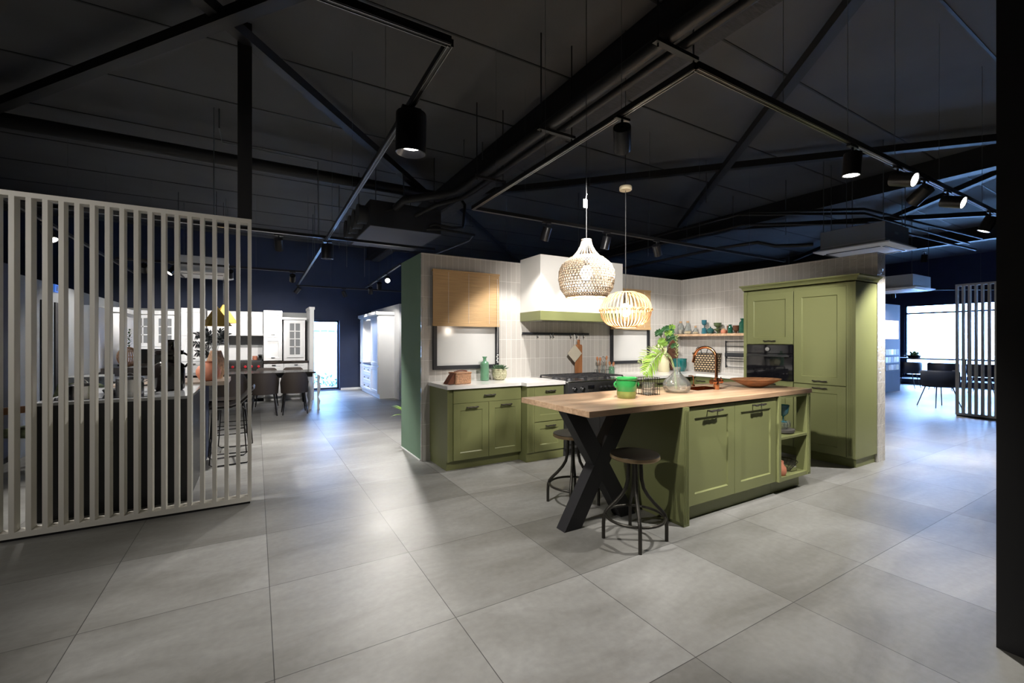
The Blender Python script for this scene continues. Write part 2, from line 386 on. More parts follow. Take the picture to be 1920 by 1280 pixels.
def shaker(b, w, h, t=0.022, st=0.07, rec=0.009, x=0.0, z=0.0, y=0.0, sl=0.008):   # framed door, front at y, facing -Y
    o = [(x, z), (x + w, z), (x + w, z + h), (x, z + h)]
    def ins(k): return [(x + k, z + k), (x + w - k, z + k), (x + w - k, z + h - k), (x + k, z + h - k)]
    V = lambda ps, yy: [b.verts.new((p[0], yy, p[1])) for p in ps]
    e = 0.0015
    A = V(ins(e), y); A0 = V(o, y + e); Bk = V(o, y + t); I1 = V(ins(st), y); I2 = V(ins(st + sl * 0.4), y + rec * 0.45); I3 = V(ins(st + sl), y + rec)
    for P, Q in ((A, I1), (I1, I2), (I2, I3), (A0, A), (Bk, A0)):
        for i in range(4):
            j = (i + 1) % 4; b.faces.new((P[i], P[j], Q[j], Q[i]))
    b.faces.new(I3); b.faces.new(Bk[::-1])
def slabfront(b, w, h, t=0.022, x=0.0, z=0.0, y=0.0): box(b, x, x + w, y, y + t, z, z + h)
def pull(parent, x, z, y=0.0, w=0.14):            # rustic bar pull
    b = nb()
    tube(b, [(x - w / 2 + w * i / 8, y - 0.032 - 0.003 * math.sin(i * 2.1), z + 0.003 * math.cos(i * 1.7)) for i in range(9)], 0.0085, 6)
    for s in (-0.38, 0.38): cyl(b, (x + s * w, y, z - 0.001), (x + s * w, y - 0.034, z), 0.006, 0.006, 8)
    return obj('handle', b, 'handle', parent, 40)
# ------------------------------------------------------------------ room shell
ZC = 4.10
b = nb(); box(b, -8.2, 19.4, -3.2, 14.6, -0.1, 0.0); struct('floor', b, 'floor')
b = nb(); box(b, -8.2, 19.4, -3.2, 14.6, ZC, ZC + 0.1); struct('ceiling', b, 'ceil')
for k, y in enumerate([-2.2, -1.04, 0.12, 1.28, 2.44, 3.60, 4.76, 5.92, 7.08, 8.24, 9.40, 10.56, 11.72, 12.88]):
    b = nb(); box(b, -8.0, 19.2, y - 0.010, y + 0.010, ZC - 0.006, ZC + 0.01); struct('trim_%d' % (k + 1), b, 'black')
b = nb(); box(b, -8.2, 19.4, -3.2, -3.0, 0, ZC); struct('wall_behind', b, 'charcoal')
b = nb(); box(b, -8.2, -8.0, -3.0, 14.6, 0, ZC); struct('wall_left', b, 'charcoal')
# far wall with the garden window
b = nb()
box(b, -8.0, 1.05, 13.2, 13.45, 0, ZC); box(b, 2.05, 19.2, 13.2, 13.45, 0, ZC); box(b, 1.05, 2.05, 13.2, 13.45, 1.98, ZC); box(b, 1.05, 2.05, 13.2, 13.45, 0, 0.02)
struct('wall_far', b, 'farnavy')
w = struct('window_1', (lambda q: (box(q, 1.05, 1.09, 13.36, 13.42, 0.02, 1.98), box(q, 2.01, 2.05, 13.36, 13.42, 0.02, 1.98), box(q, 1.05, 2.05, 13.36, 13.42, 0.02, 0.07), box(q, 1.05, 2.05, 13.36, 13.42, 1.93, 1.98), q)[-1])(nb()), 'navy')
b = nb(); box(b, 1.09, 2.01, 13.385, 13.395, 0.07, 1.93); obj('window_pane', b, 'windowglass', w)
b = nb(); box(b, 2.08, 2.9, 13.185, 13.2, 0.0, 0.06); struct('baseboard_far', b, 'white')
# right wall with the big shop window
b = nb()
box(b, 19.2, 19.4, 6.15, 14.6, 0, ZC); box(b, 19.2, 19.4, -3.0, 1.6, 0, ZC); box(b, 19.2, 19.4, 1.6, 6.15, 2.62, ZC); box(b, 19.2, 19.4, 1.6, 6.15, 0, 0.22)
struct('wall_right', b, 'farnavy')
b = nb()
for y in (1.62, 3.1, 4.6, 6.13): box(b, 19.24, 19.32, y - 0.025, y + 0.025, 0.22, 2.62)
for z in (0.245, 2.595, 2.33): box(b, 19.24, 19.32, 1.6, 6.15, z - 0.025, z + 0.025)
w = struct('window_2', b, 'navy')
b = nb(); box(b, 19.27, 19.28, 1.6, 6.15, 0.25, 2.6); obj('window_pane', b, 'windowglass', w)
# black wall end beside the camera
b = nb(); box(b, 2.885, 3.6, -1.6, 0.60, 0, ZC); struct('wall_near_side', b, 'black')
# outside
b = nb(); box(b, -4, 8, 13.5, 22, -0.3, -0.15); box(b, 19.5, 40, -20, 30, -0.3, -0.15); struct('ground', b, 'ground')
b = nb()
for i in range(40): box(b, -3 + i * 0.25, -3 + i * 0.25 + 0.235, 17.0 + 0.01 * (i % 2), 17.03 + 0.01 * (i % 2), -0.15, 2.0)
box(b, -3, 7, 17.04, 17.08, 0.3, 0.38); box(b, -3, 7, 16.97, 17.0, 1.78, 1.83)
solo('garden_fence', 'pale board fence standing in the garden outside the far glass door', 'fence', b, 'fence', smooth=None)
b = nb()
for i in range(420):
    x = random.uniform(0.2, 3.2); y = random.uniform(14.2, 16.2); h = random.uniform(0.1, 0.55)
    leafblade(b, (x, y, -0.15 + h * random.random()), (random.uniform(-1, 1), random.uniform(-1, 1), random.uniform(0.2, 1.4)), (0, 0, 1), random.uniform(0.1, 0.22), 0.06, 3)
tag(obj('shrubbery', b, 'shrub'), 'low green planting in front of the garden fence', 'plants', kind='stuff')
# ------------------------------------------------------------------ kitchen partitions
ZW = 2.40
b = nb(); box(b, 1.665, 6.32, 4.885, 5.66, 0, ZW); w = struct('wall_kitchen_back', b, 'plaster')
b = nb(); box(b, 1.640, 6.12, 4.87, 4.886, 0, ZW + 0.003); obj('tiling', b, 'tile', w)
b = nb(); box(b, 1.640, 1.665, 4.886, 5.67, 0.012, ZW + 0.003); obj('end_panel', b, 'sage', w)
b = nb(); box(b, 1.632, 1.640, 4.90, 5.67, 0, 0.014); struct('baseboard_left', b, 'white')
b = nb(); box(b, 6.14, 6.30, 2.215, 4.885, 0, ZW); w = struct('wall_kitchen_side', b, 'plaster')
b = nb(); box(b, 6.12, 6.14, 2.20, 4.87, 0, ZW + 0.003); box(b, 6.14, 6.32, 2.20, 2.215, 0, ZW + 0.003); obj('tiling', b, 'tile', w)
# ------------------------------------------------------------------ base cabinets on the back wall
ZT = 0.91
def base_unit(name, label, x0, x1, yf, yb, fronts, side=False, group=None, plinth=0.055, right=False, zt=ZT - 0.04, rz=0.0, loc=None):
    # local frame: x 0..w, y 0 = front face, back at depth
    w = x1 - x0; d = yb - yf
    t = thing(name, label, 'cabinet', loc or (x0, yf, 0), rz, group)
    b = nb(); box(b, 0.001, w - 0.001, 0.022, d - 0.002, 0.10, zt); obj('carcass', b, 'green', t)
    b = nb(); box(b, 0.0, w, plinth, d - 0.003, 0.0, 0.10); obj('plinth', b, 'green', t)
    if side:
        b = nb(); box(b, -0.02, 0.0, -0.004, d - 0.002, 0.10, zt); obj('side_panel', b, 'green', t)
        b = nb(); box(b, -0.012, 0.0, plinth - 0.008, d - 0.004, 0.0, 0.10); obj('side_plinth', b, 'green', t)
    for kind, fx, fz, fw, fh in fronts:
        b = nb()
        if kind == 'slab': slabfront(b, fw - 0.004, fh - 0.004, 0.021, fx + 0.002, fz + 0.002)
        else: shaker(b, fw - 0.004, fh - 0.004, 0.021, 0.075, 0.010, fx + 0.002, fz + 0.002)
        f = obj('door' if kind == 'door' else 'drawer', b, 'green', t)
        hz = fz + fh - (0.045 if kind == 'door' else (fh / 2 if kind == 'slab' else 0.045))
        pull(f, fx + fw / 2, hz)
    return t
base_unit('base_cabinet', 'olive green base cabinet with wide drawer over two doors, near the green end panel', 1.76, 2.655, 4.325, 4.87,
          [('slab', 0.05, 0.715, 0.845, 0.15), ('door', 0.05, 0.105, 0.4225, 0.61), ('door', 0.4725, 0.105, 0.4225, 0.61)], side=True)
t = base_unit('drawer_cabinet', 'narrow olive green drawer cabinet between the two-door cabinet and the black range cooker', 2.66, 3.185, 4.205, 4.87,
              [('slab', 0.10, 0.745, 0.42, 0.12), ('drawer', 0.10, 0.45, 0.42, 0.29), ('drawer', 0.10, 0.105, 0.42, 0.34)], plinth=0.02)
b = nb(); box(b, 0.0, 0.098, 0.0, 0.022, 0.105, 0.868)
for i in range(4): box(b, 0.026 + i * 0.014, 0.033 + i * 0.014, -0.005, 0.0, 0.12, 0.85)
obj('pilaster', b, 'green', t)
base_unit('base_cabinet', 'olive green base cabinet on the back wall beyond the black range cooker', 4.15, 5.05, 4.205, 4.87,
          [('slab', 0.02, 0.745, 0.43, 0.12), ('slab', 0.46, 0.745, 0.43, 0.12), ('door', 0.02, 0.105, 0.43, 0.635), ('door', 0.46, 0.105, 0.43, 0.635)])
base_unit('corner_cabinet', 'olive green base cabinet in the corner where the two tiled walls meet', 5.055, 6.115, 4.32, 4.868, [])
base_unit('base_cabinet', 'olive green base cabinet on the side wall next to the oven tower', 0, 0.845, 0, 0.5,
          [('slab', 0.0, 0.745, 0.42, 0.12), ('slab', 0.42, 0.745, 0.42, 0.12), ('door', 0.0, 0.105, 0.42, 0.635), ('door', 0.42, 0.105, 0.42, 0.635)],
          rz=-PI / 2, loc=(5.61, 4.315, 0))
# worktops
b = nb()
for q in ((1.725, 2.635, 4.29, 4.868), (2.635, 3.183, 4.175, 4.868)): box(b, q[0], q[1], q[2], q[3], ZT - 0.038, ZT)
solo('worktop', 'white stone worktop stepping forward beside the range cooker, green bottle and wicker basket on it', 'worktop', b, 'quartz', smooth=None)
b = nb(); box(b, 4.145, 5.58, 4.175, 4.868, ZT - 0.038, ZT); box(b, 5.58, 6.118, 3.47, 4.868, ZT - 0.038, ZT); box(b, 3.185, 4.145, 4.80, 4.868, ZT - 0.038, ZT)
solo('worktop', 'white stone worktop running through the tiled corner behind the island', 'worktop', b, 'quartz', smooth=None)
# ------------------------------------------------------------------ range cooker
t = thing('range_cooker', 'wide black range cooker with silver knobs under the white extractor hood', 'cooker', (3.19, 4.13, 0))
RW = 0.95
b = nb(); box(b, 0, RW, 0.03, 0.66, 0.10, 0.885); obj('body', b, 'range', t)
b = nb(); box(b, 0, RW, 0.10, 0.6, 0.0, 0.10); obj('plinth', b, 'range', t)
b = nb(); box(b, 0, RW, 0.0, 0.03, 0.745, 0.885); pn = obj('control_panel', b, 'range', t, bevel=0.004)
for i, x in enumerate([0.09, 0.21, 0.50, 0.57, 0.64, 0.71, 0.78, 0.85]):
    b = nb(); cyl(b, (x, 0, 0.81), (x, -0.012, 0.81), 0.026, 0.026, 18); cyl(b, (x, -0.012, 0.81), (x, -0.04, 0.81), 0.020, 0.016, 16)
    k = obj('knob', b, 'range' if i > 1 else 'chrome', t, 40)
    b = nb(); box(b, x - 0.003, x + 0.003, -0.042, -0.039, 0.812, 0.829); obj('pointer', b, 'chrome', k)
b = nb(); box(b, 0.30, 0.40, -0.003, 0.0, 0.80, 0.845); dsp = obj('display', b, 'ovenglass', t)
for x in (0.31, 0.345, 0.38):
    b = nb(); cyl(b, (x, 0, 0.785), (x, -0.006, 0.785), 0.006, 0.006, 10); obj('button', b, 'chrome', t)
for x0, x1, z0, z1 in ((0.01, 0.49, 0.16, 0.735), (0.50, 0.94, 0.47, 0.735), (0.50, 0.94, 0.16, 0.46)):
    b = nb(); box(b, x0, x1, 0.002, 0.028, z0, z1); d = obj('oven_door', b, 'range', t, bevel=0.004)
    b = nb(); tube(b, [(x0 + 0.05, -0.045, z1 - 0.045), (x1 - 0.05, -0.045, z1 - 0.045)], 0.009, 8)
    for x in (x0 + 0.07, x1 - 0.07): cyl(b, (x, 0.002, z1 - 0.045), (x, -0.045, z1 - 0.045), 0.006, 0.006, 8)
    obj('handle', b, 'chrome', d, 40)
    b = nb(); cyl(b, ((x0 + x1) / 2, 0.002, (z0 + z1) / 2 + 0.02), ((x0 + x1) / 2, -0.004, (z0 + z1) / 2 + 0.02), 0.028, 0.028, 24); obj('badge', b, 'chrome', d, 40)
b = nb(); box(b, -0.003, RW + 0.003, 0.0, 0.665, 0.886, 0.905); obj('hob', b, 'steel', t, bevel=0.004)
for cx, cy in ((0.16, 0.20), (0.16, 0.47), (0.475, 0.335), (0.79, 0.20), (0.79, 0.47)):
    b = nb(); lathe(b, [(0.0, 0.925), (0.035, 0.925), (0.045, 0.915), (0.055, 0.905)], (cx, cy), 20); obj('burner', b, 'castiron', t, 30)
for x0, x1 in ((0.02, 0.305), (0.325, 0.625), (0.645, 0.93)):
    b = nb()
    for x in (x0, (x0 + x1) / 2, x1): box(b, x - 0.006, x + 0.006, 0.06, 0.61, 0.935, 0.947)
    for y in (0.06, 0.2, 0.335, 0.47, 0.61): box(b, x0, x1, y - 0.006, y + 0.006, 0.935, 0.947)
    for x in (x0, x1):
        for y in (0.06, 0.61): box(b, x - 0.008, x + 0.008, y - 0.008, y + 0.008, 0.905, 0.936)
    obj('pan_support', b, 'castiron', t)
# ------------------------------------------------------------------ hood
t = thing('extractor_hood', 'big white boxed extractor hood with olive green band over the range cooker', 'hood', (2.975, 4.40, 1.64))
HW = 1.355
b = nb(); box(b, 0, HW, 0, 0.47, 0.115, 0.80); obj('chimney', b, 'plaster', t)
b = nb(); box(b, -0.004, HW + 0.004, -0.006, 0.468, 0.0, 0.115); obj('band', b, 'green', t, bevel=0.003)
b = nb(); box(b, 0.08, HW - 0.08, 0.08, 0.40, -0.006, 0.001); obj('filter', b, 'steel', t)
# ------------------------------------------------------------------ fake windows and blinds
def window_unit(n, x0, x1, z0, z1):
    b = nb(); e = 0.045
    box(b, x0, x0 + e, 4.835, 4.868, z0, z1); box(b, x1 - e, x1, 4.835, 4.868, z0, z1)
    box(b, x0 + e, x1 - e, 4.835, 4.868, z0, z0 + e); box(b, x0 + e, x1 - e, 4.835, 4.868, z1 - e, z1)
    w = struct('window_%d' % n, b, 'darkframe')
    b = nb(); box(b, x0 + e, x1 - e, 4.858, 4.868, z0 + e, z1 - e); obj('window_pane', b, 'panel', w)
window_unit(3, 1.775, 2.640, 1.05, 2.15)
window_unit(4, 4.53, 5.34, 1.045, 2.10)
def blind(label, x0, x1, z0, z1, cords):
    t = thing('roller_blind', label, 'blind', (x0, 4.80, z0), group=None); w = x1 - x0; h = z1 - z0
    b = nb(); box(b, 0, w, -0.004, 0.004, 0.03, h); obj('slats', b, 'bamboo', t)
    b = nb(); box(b, -0.004, w + 0.004, -0.014, 0.03, h - 0.012, h + 0.012); obj('head_rail', b, 'bamboo', t)
    b = nb(); box(b, -0.004, w + 0.004, -0.010, 0.010, 0.0, 0.035); obj('hem_bar', b, 'bamboo', t)
    b = nb()
    for f in (0.22, 0.52, 0.84):
        tube(b, [(w * f, -0.006, 0.02), (w * f, -0.006, h)], 0.0016, 5)
    obj('lift_cord', b, 'paper', t)
    if cords:
        b = nb(); tube(b, [(w - 0.03, -0.016, h - 0.05), (w - 0.028, -0.02, 0.0), (w - 0.03, -0.012, -0.33)], 0.0022, 5); obj('pull_cord', b, 'paper', t)
        b = nb()
        for k in range(5): lathe(b, [(0, 0), (0.009, 0.006), (0.011, 0.012), (0.0, 0.024)], (w - 0.03 + 0.004 * (-1) ** k, -0.014), 10, -0.36 - 0.022 * k)
        obj('toggle', b, 'paper', t, 40)
blind('tan bamboo roller blind with long pull cord, above the green bottle', 1.755, 2.620, 1.56, 2.205, True)
blind('tan bamboo roller blind behind the round cane pendant lamp', 4.49, 5.31, 1.56, 2.16, False)
# ------------------------------------------------------------------ hook rail, boards
t = thing('hook_rail', 'black rail with hooks on the tiles under the hood', 'rail', (2.99, 4.87, 1.485))
b = nb(); box(b, 0, 1.12, -0.030, -0.018, -0.016, 0.016); obj('bar', b, 'darkframe', t)
b = nb()
for x in (0.08, 1.04): cyl(b, (x, 0, 0), (x, -0.02, 0), 0.01, 0.01, 10)
obj('bracket', b, 'darkframe', t)
for x in (0.23, 0.44, 0.485, 0.78, 0.885, 1.01):
    b = nb(); tube(b, [(x, -0.032, 0.018), (x, -0.034, -0.03), (x, -0.045, -0.055), (x, -0.058, -0.045)], 0.005, 6); obj('hook', b, 'darkframe', t, 40)
t = thing('cutting_board', 'long brown wooden paddle board hanging from the black hook rail', 'board', (3.885, 4.798, 0.93))
b = nb()
box(b, -0.060, 0.060, -0.010, 0.010, 0.0, 0.385)
prism(b, [(-0.060, 0.385), (0.060, 0.385), (0.052, 0.405), (0.018, 0.41), (-0.018, 0.41), (-0.052, 0.405)], -0.010, 0.010)
box(b, -0.018, 0.018, -0.010, 0.010, 0.41, 0.475); obj('blade', b, 'board', t, bevel=0.003)
b = nb(); tube(b, [(0.0, -0.014, 0.455), (-0.012, -0.016, 0.50), (0.0, -0.022, 0.52), (0.010, -0.016, 0.50), (0.003, -0.014, 0.455)], 0.002, 5); obj('cord', b, 'leather', t)
b = nb(); q = 0.125
prism(b, [(-q, 0), (0, -q), (q, 0), (0, q)], -0.006, 0.006)
t = solo('pot_holder', 'woven beige diamond pot holder hanging in front of the paddle board', 'pot holder', b, 'trivet', (3.79, 4.765, 1.215), bevel=0.004)
b = nb(); tube(b, [(0, 0, q - 0.01), (-0.006, 0, q + 0.1), (0, 0.008, q + 0.14), (0.006, 0, q + 0.1), (0.001, 0, q - 0.01)], 0.002, 5); obj('cord', b, 'paper', t)
# ------------------------------------------------------------------ tall cabinets on the side wall (front faces -X)
XF = 5.60
def tall(name, label, ynear, yfar, pieces, d=0.515):
    w = yfar - ynear
    t = thing(name, label, 'cabinet', (XF, yfar, 0), -PI / 2)      # local x -> -Y, local -y -> -X
    b = nb()
    holes = [q for q in pieces if q[0] == 'oven']
    if holes:
        z0, z1 = holes[0][2], holes[0][4]
        box(b, 0, w, 0.022, d, 0.10, z0); box(b, 0, w, 0.022, d, z1, 2.035); box(b, 0, 0.02, 0.022, d, z0, z1); box(b, w - 0.02, w, 0.022, d, z0, z1); box(b, 0.02, w - 0.02, d - 0.02, d, z0, z1)
    else: box(b, 0, w, 0.022, d, 0.10, 2.035)
    obj('carcass', b, 'green', t)
    b = nb(); box(b, 0, w, 0.055, d, 0, 0.10); obj('plinth', b, 'green', t)
    for k, x0, z0, x1, z1, hz in pieces:
        if k == 'oven': continue
        b = nb(); shaker(b, x1 - x0 - 0.004, z1 - z0 - 0.004, 0.021, 0.085, 0.010, x0 + 0.002, z0 + 0.002)
        f = obj('door', b, 'green', t)
        if hz: pull(f, (x0 + x1) / 2 + (0.02 if hz > 0 else 0.02), abs(hz), w=0.15)
    return t
# oven tower: far end y 3.46, near 2.845 ; tall cabinet 2.845 .. 2.225
t = tall('oven_tower_cabinet', 'tall olive green cabinet housing the built-in oven, flap door above', 2.845, 3.465,
         [('door', 0.045, 1.345, 0.62, 1.99, 1.385), ('oven', 0.045, 0.90, 0.62, 1.34, 0), ('door', 0.045, 0.105, 0.62, 0.895, 0.85)])
b = nb(); box(b, 0, 0.043, 0.0, 0.022, 0.105, 2.03); obj('end_stile', b, 'green', t)
t = tall('tall_cabinet', 'tall olive green double-height cabinet beside the oven, at the free end of the side wall', 2.225, 2.843,
         [('door', 0.004, 0.885, 0.55, 1.99, 0.925), ('door', 0.004, 0.105, 0.55, 0.878, 0.845)])
b = nb(); box(b, 0.552, 0.618, 0.0, 0.022, 0.105, 2.03)
for i in range(3): box(b, 0.568 + i * 0.014, 0.575 + i * 0.014, -0.004, 0.0, 0.13, 2.00)
obj('pilaster', b, 'green', t)
b = nb(); box(b, 0.618, 0.638, -0.002, 0.515, 0.10, 2.035); obj('side_panel', b, 'green', t)
# cornice
b = nb()
pr = [(0.0, 2.037), (0.0, 2.046), (-0.012, 2.05), (-0.018, 2.065), (-0.035, 2.085), (-0.052, 2.095), (-0.056, 2.11), (0.0, 2.11)]
y0, y1 = 2.205, 3.465
rows = []
for k in range(3):
    row = []
    for o_, z in pr:
        if k == 0: row.append(b.verts.new((XF + o_, y1 - o_ * 0.6, z)))
        elif k == 1: row.append(b.verts.new((XF + o_, y0 + o_, z)))
        else: row.append(b.verts.new((6.116, y0 + o_, z)))
    rows.append(row)
for A, B in zip(rows, rows[1:]):
    for i in range(len(pr) - 1): b.faces.new((A[i], A[i + 1], B[i + 1], B[i]))
box(b, XF, 6.116, y0, y1, 2.037, 2.108)
solo('cornice', 'olive green moulded cornice running along the top of the two tall cabinets', 'cornice', b, 'green', smooth=30)
# oven
t = thing('built_in_oven', 'black glass built-in oven in the tall olive green cabinet', 'oven', (XF, 3.42, 0.90), -PI / 2)
OW = 0.575
b = nb(); box(b, 0.003, OW - 0.003, 0.02, 0.45, 0.004, 0.436); obj('body', b, 'range', t)
b = nb(); box(b, 0, OW, -0.006, 0.02, 0.333, 0.438); pn = obj('control_panel', b, 'ovenglass', t, bevel=0.002)
b = nb(); cyl(b, (OW / 2 - 0.01, -0.006, 0.385), (OW / 2 - 0.01, -0.022, 0.385), 0.028, 0.026, 28); obj('dial', b, 'steel', t, 40)
b = nb(); box(b, 0.10, 0.22, -0.0075, -0.006, 0.37, 0.40); obj('display', b, 'range', pn)
b = nb(); box(b, 0, OW, -0.012, 0.02, 0.0, 0.328); d = obj('door', b, 'ovenglass', t, bevel=0.003)
b = nb(); box(b, 0.03, OW - 0.03, -0.055, -0.042, 0.290, 0.312)
for x in (0.05, OW - 0.05): box(b, x - 0.008, x + 0.008, -0.044, -0.012, 0.292, 0.310)
obj('handle', b, 'range', d, bevel=0.003)
# ------------------------------------------------------------------ island
t = thing('island_cabinet', 'olive green island cabinet with two framed doors and a deep end panel', 'cabinet', (2.74, 2.185, 0))
b = nb(); box(b, 0.062, 1.288, 0.022, 0.04, 0.12, 0.888); box(b, 0.062, 1.288, 0.727, 0.745, 0.12, 0.888); box(b, 0.062, 0.08, 0.04, 0.727, 0.12, 0.888); box(b, 1.27, 1.288, 0.04, 0.727, 0.12, 0.888); box(b, 0.08, 1.27, 0.04, 0.727, 0.12, 0.14); obj('carcass', b, 'green', t)
b = nb(); box(b, 0.062, 1.288, 0.055, 0.70, 0, 0.12); obj('plinth', b, 'green', t)
b = nb(); box(b, 0.0, 0.06, -0.03, 0.40, 0.0, 0.888)
for i in range(4): box(b, 0.010 + i * 0.012, 0.016 + i * 0.012, -0.035, -0.03, 0.02, 0.87)
obj('end_panel', b, 'green', t)
b = nb(); box(b, 0.004, 0.06, 0.404, 0.775, 0.0, 0.888); obj('end_panel', b, 'green', t)
for x0, x1 in ((0.076, 0.664), (0.667, 1.276)):
    b = nb(); shaker(b, x1 - x0, 0.752, 0.021, 0.085, 0.011, x0, 0.125)
    f = obj('door', b, 'green', t); pull(f, (x0 + x1) / 2 + 0.01, 0.838, w=0.17)
# open shelf unit
t = thing('open_shelf_unit', 'open olive green two-compartment shelf unit closing the far end of the island', 'shelf unit', (4.03, 2.165, 0))
SW = 0.54
b = nb(); box(b, 0, 0.035, 0, 0.762, 0.12, 0.888); obj('side_panel', b, 'green', t)
b = nb(); box(b, SW - 0.055, SW, 0, 0.10, 0.12, 0.888)
for i in range(3): box(b, SW - 0.045 + i * 0.013, SW - 0.039 + i * 0.013, -0.005, 0.0, 0.14, 0.87)
obj('post', b, 'green', t)
b = nb(); box(b, SW - 0.055, SW, 0.662, 0.762, 0.12, 0.888); obj('post', b, 'green', t)
for z0, z1 in ((0.12, 0.155), (0.495, 0.515), (0.868, 0.888)):
    b = nb(); box(b, 0.035, SW - 0.02, 0.004, 0.758, z0, z1); obj('shelf', b, 'green', t)
b = nb(); box(b, 0.0, SW - 0.06, 0.075, 0.70, 0, 0.12); obj('plinth', b, 'green', t)
# island worktop with sink cut-out and crossed leg
t = thing('island_worktop', 'long oak island worktop overhanging to a crossed black leg', 'worktop', (1.840, 2.165, 0.89))
TWX, TWY, TH = 2.76, 0.83, 0.04
hx0, hx1, hy0, hy1 = 1.66, 2.12, 0.44, 0.70
b = nb()
xs = [0, hx0, hx1, TWX]; ys = [0, hy0, hy1, TWY]
gt = [[b.verts.new((x, y, TH)) for x in xs] for y in ys]; gb = [[b.verts.new((x, y, 0)) for x in xs] for y in ys]
for j in range(3):
    for i in range(3):
        if (i, j) == (1, 1): continue
        b.faces.new((gt[j][i], gt[j][i + 1], gt[j + 1][i + 1], gt[j + 1][i])); b.faces.new((gb[j][i], gb[j + 1][i], gb[j + 1][i + 1], gb[j][i + 1]))
for i in range(3):
    b.faces.new((gt[0][i], gb[0][i], gb[0][i + 1], gt[0][i + 1])); b.faces.new((gt[3][i + 1], gb[3][i + 1], gb[3][i], gt[3][i]))
    b.faces.new((gt[i + 1][0], gb[i + 1][0], gb[i][0], gt[i][0])); b.faces.new((gt[i][3], gb[i][3], gb[i + 1][3], gt[i + 1][3]))
for (j, i), (j2, i2) in (((1, 1), (1, 2)), ((1, 2), (2, 2)), ((2, 2), (2, 1)), ((2, 1), (1, 1))):
    b.faces.new((gt[j][i], gt[j2][i2], gb[j2][i2], gb[j][i]))
obj('top', b, 'oak', t, bevel=0.002)
# crossed leg, beams 0.155 wide, 0.10 deep
b = nb()
zb, zt_ = -0.89, 0.0; wf = 0.155
x0 = 0.08; x1 = 0.635; y0, y1 = 0.365, 0.465
prism(b, [(x0, zb), (x0 + wf, zb), (x1 + wf, zt_), (x1, zt_)], y0, y1)
obj('leg', b, 'black', t)
b = nb()
def xat(f): return x1 + (x0 - x1) * f
m0 = 0.5 - 0.155 / 0.555 / 2; m1 = 0.5 + 0.155 / 0.555 / 2
prism(b, [(x1, zb), (x1 + wf, zb), (x0 + wf, zt_), (x0, zt_)], y0 + 0.002, y1 - 0.002)
obj('leg', b, 'black', t)
# sink
t = thing('sink', 'copper sink sunk into the oak island worktop', 'sink', (1.840 + hx0, 2.165 + hy0, 0.89))
sw, sd = hx1 - hx0, hy1 - hy0
b = nb()
box(b, 0.002, sw - 0.002, 0.002, sd - 0.002, -0.0, 0.004) if False else None
for q in ((0.002, 0.012, 0.002, sd - 0.002), (sw - 0.012, sw - 0.002, 0.002, sd - 0.002), (0.012, sw - 0.012, 0.002, 0.012), (0.012, sw - 0.012, sd - 0.012, sd - 0.002)): box(b, q[0], q[1], q[2], q[3], -0.15, 0.036)
box(b, 0.002, sw - 0.002, 0.002, sd - 0.002, -0.158, -0.15)
obj('basin', b, 'copper', t)
b = nb(); lathe(b, [(0, 0.004), (0.03, 0.004), (0.035, 0.0)], (sw / 2, sd / 2), 20, -0.15); obj('drain', b, 'steel', t, 40)
t = thing('faucet', 'copper swan-neck faucet with cross-bar valves on the island', 'faucet', (3.73, 2.575, 0.93))
b = nb(); lathe(b, [(0.0, 0.0), (0.026, 0.0), (0.026, 0.045), (0.022, 0.05), (0.021, 0.11), (0.0, 0.11)], (0, 0), 20); obj('base', b, 'copper', t, 35)
b = nb(); pts = [(0, 0, 0.09), (0, 0, 0.29)]
ar = 0.105
pts += [(-0.02 * (1 - math.cos(a)), ar - ar * math.cos(a), 0.29 + ar * math.sin(a)) for a in [PI * i / 14 for i in range(1, 15)]]
pts += [(-0.045, 2 * ar + 0.01, 0.245)]
tube(b, pts, 0.0135, 12); obj('spout', b, 'copper', t, 40)
b = nb(); cyl(b, (-0.062, 0.0, 0.075), (0.062, 0.0, 0.075), 0.019, 0.019, 16)
for s in (-1, 1):
    cyl(b, (s * 0.062, 0, 0.075), (s * 0.075, 0, 0.075), 0.023, 0.023, 16)
    cyl(b, (s * 0.068, 0, 0.09), (s * 0.068, 0, 0.115), 0.005, 0.005, 8)
obj('valve', b, 'copper', t, 40)
b = nb(); lathe(b, [(0, 0), (0.016, 0), (0.016, 0.012), (0.005, 0.018), (0.005, 0.10), (0, 0.10)], (0, 0), 14)
tube(b, [(0, 0, 0.098), (-0.005, 0.02, 0.105), (-0.01, 0.05, 0.10)], 0.005, 8)
solo('soap_pump', 'slim copper soap pump standing behind the swan-neck faucet', 'soap pump', b, 'copper', (3.81, 2.885, 0.93))
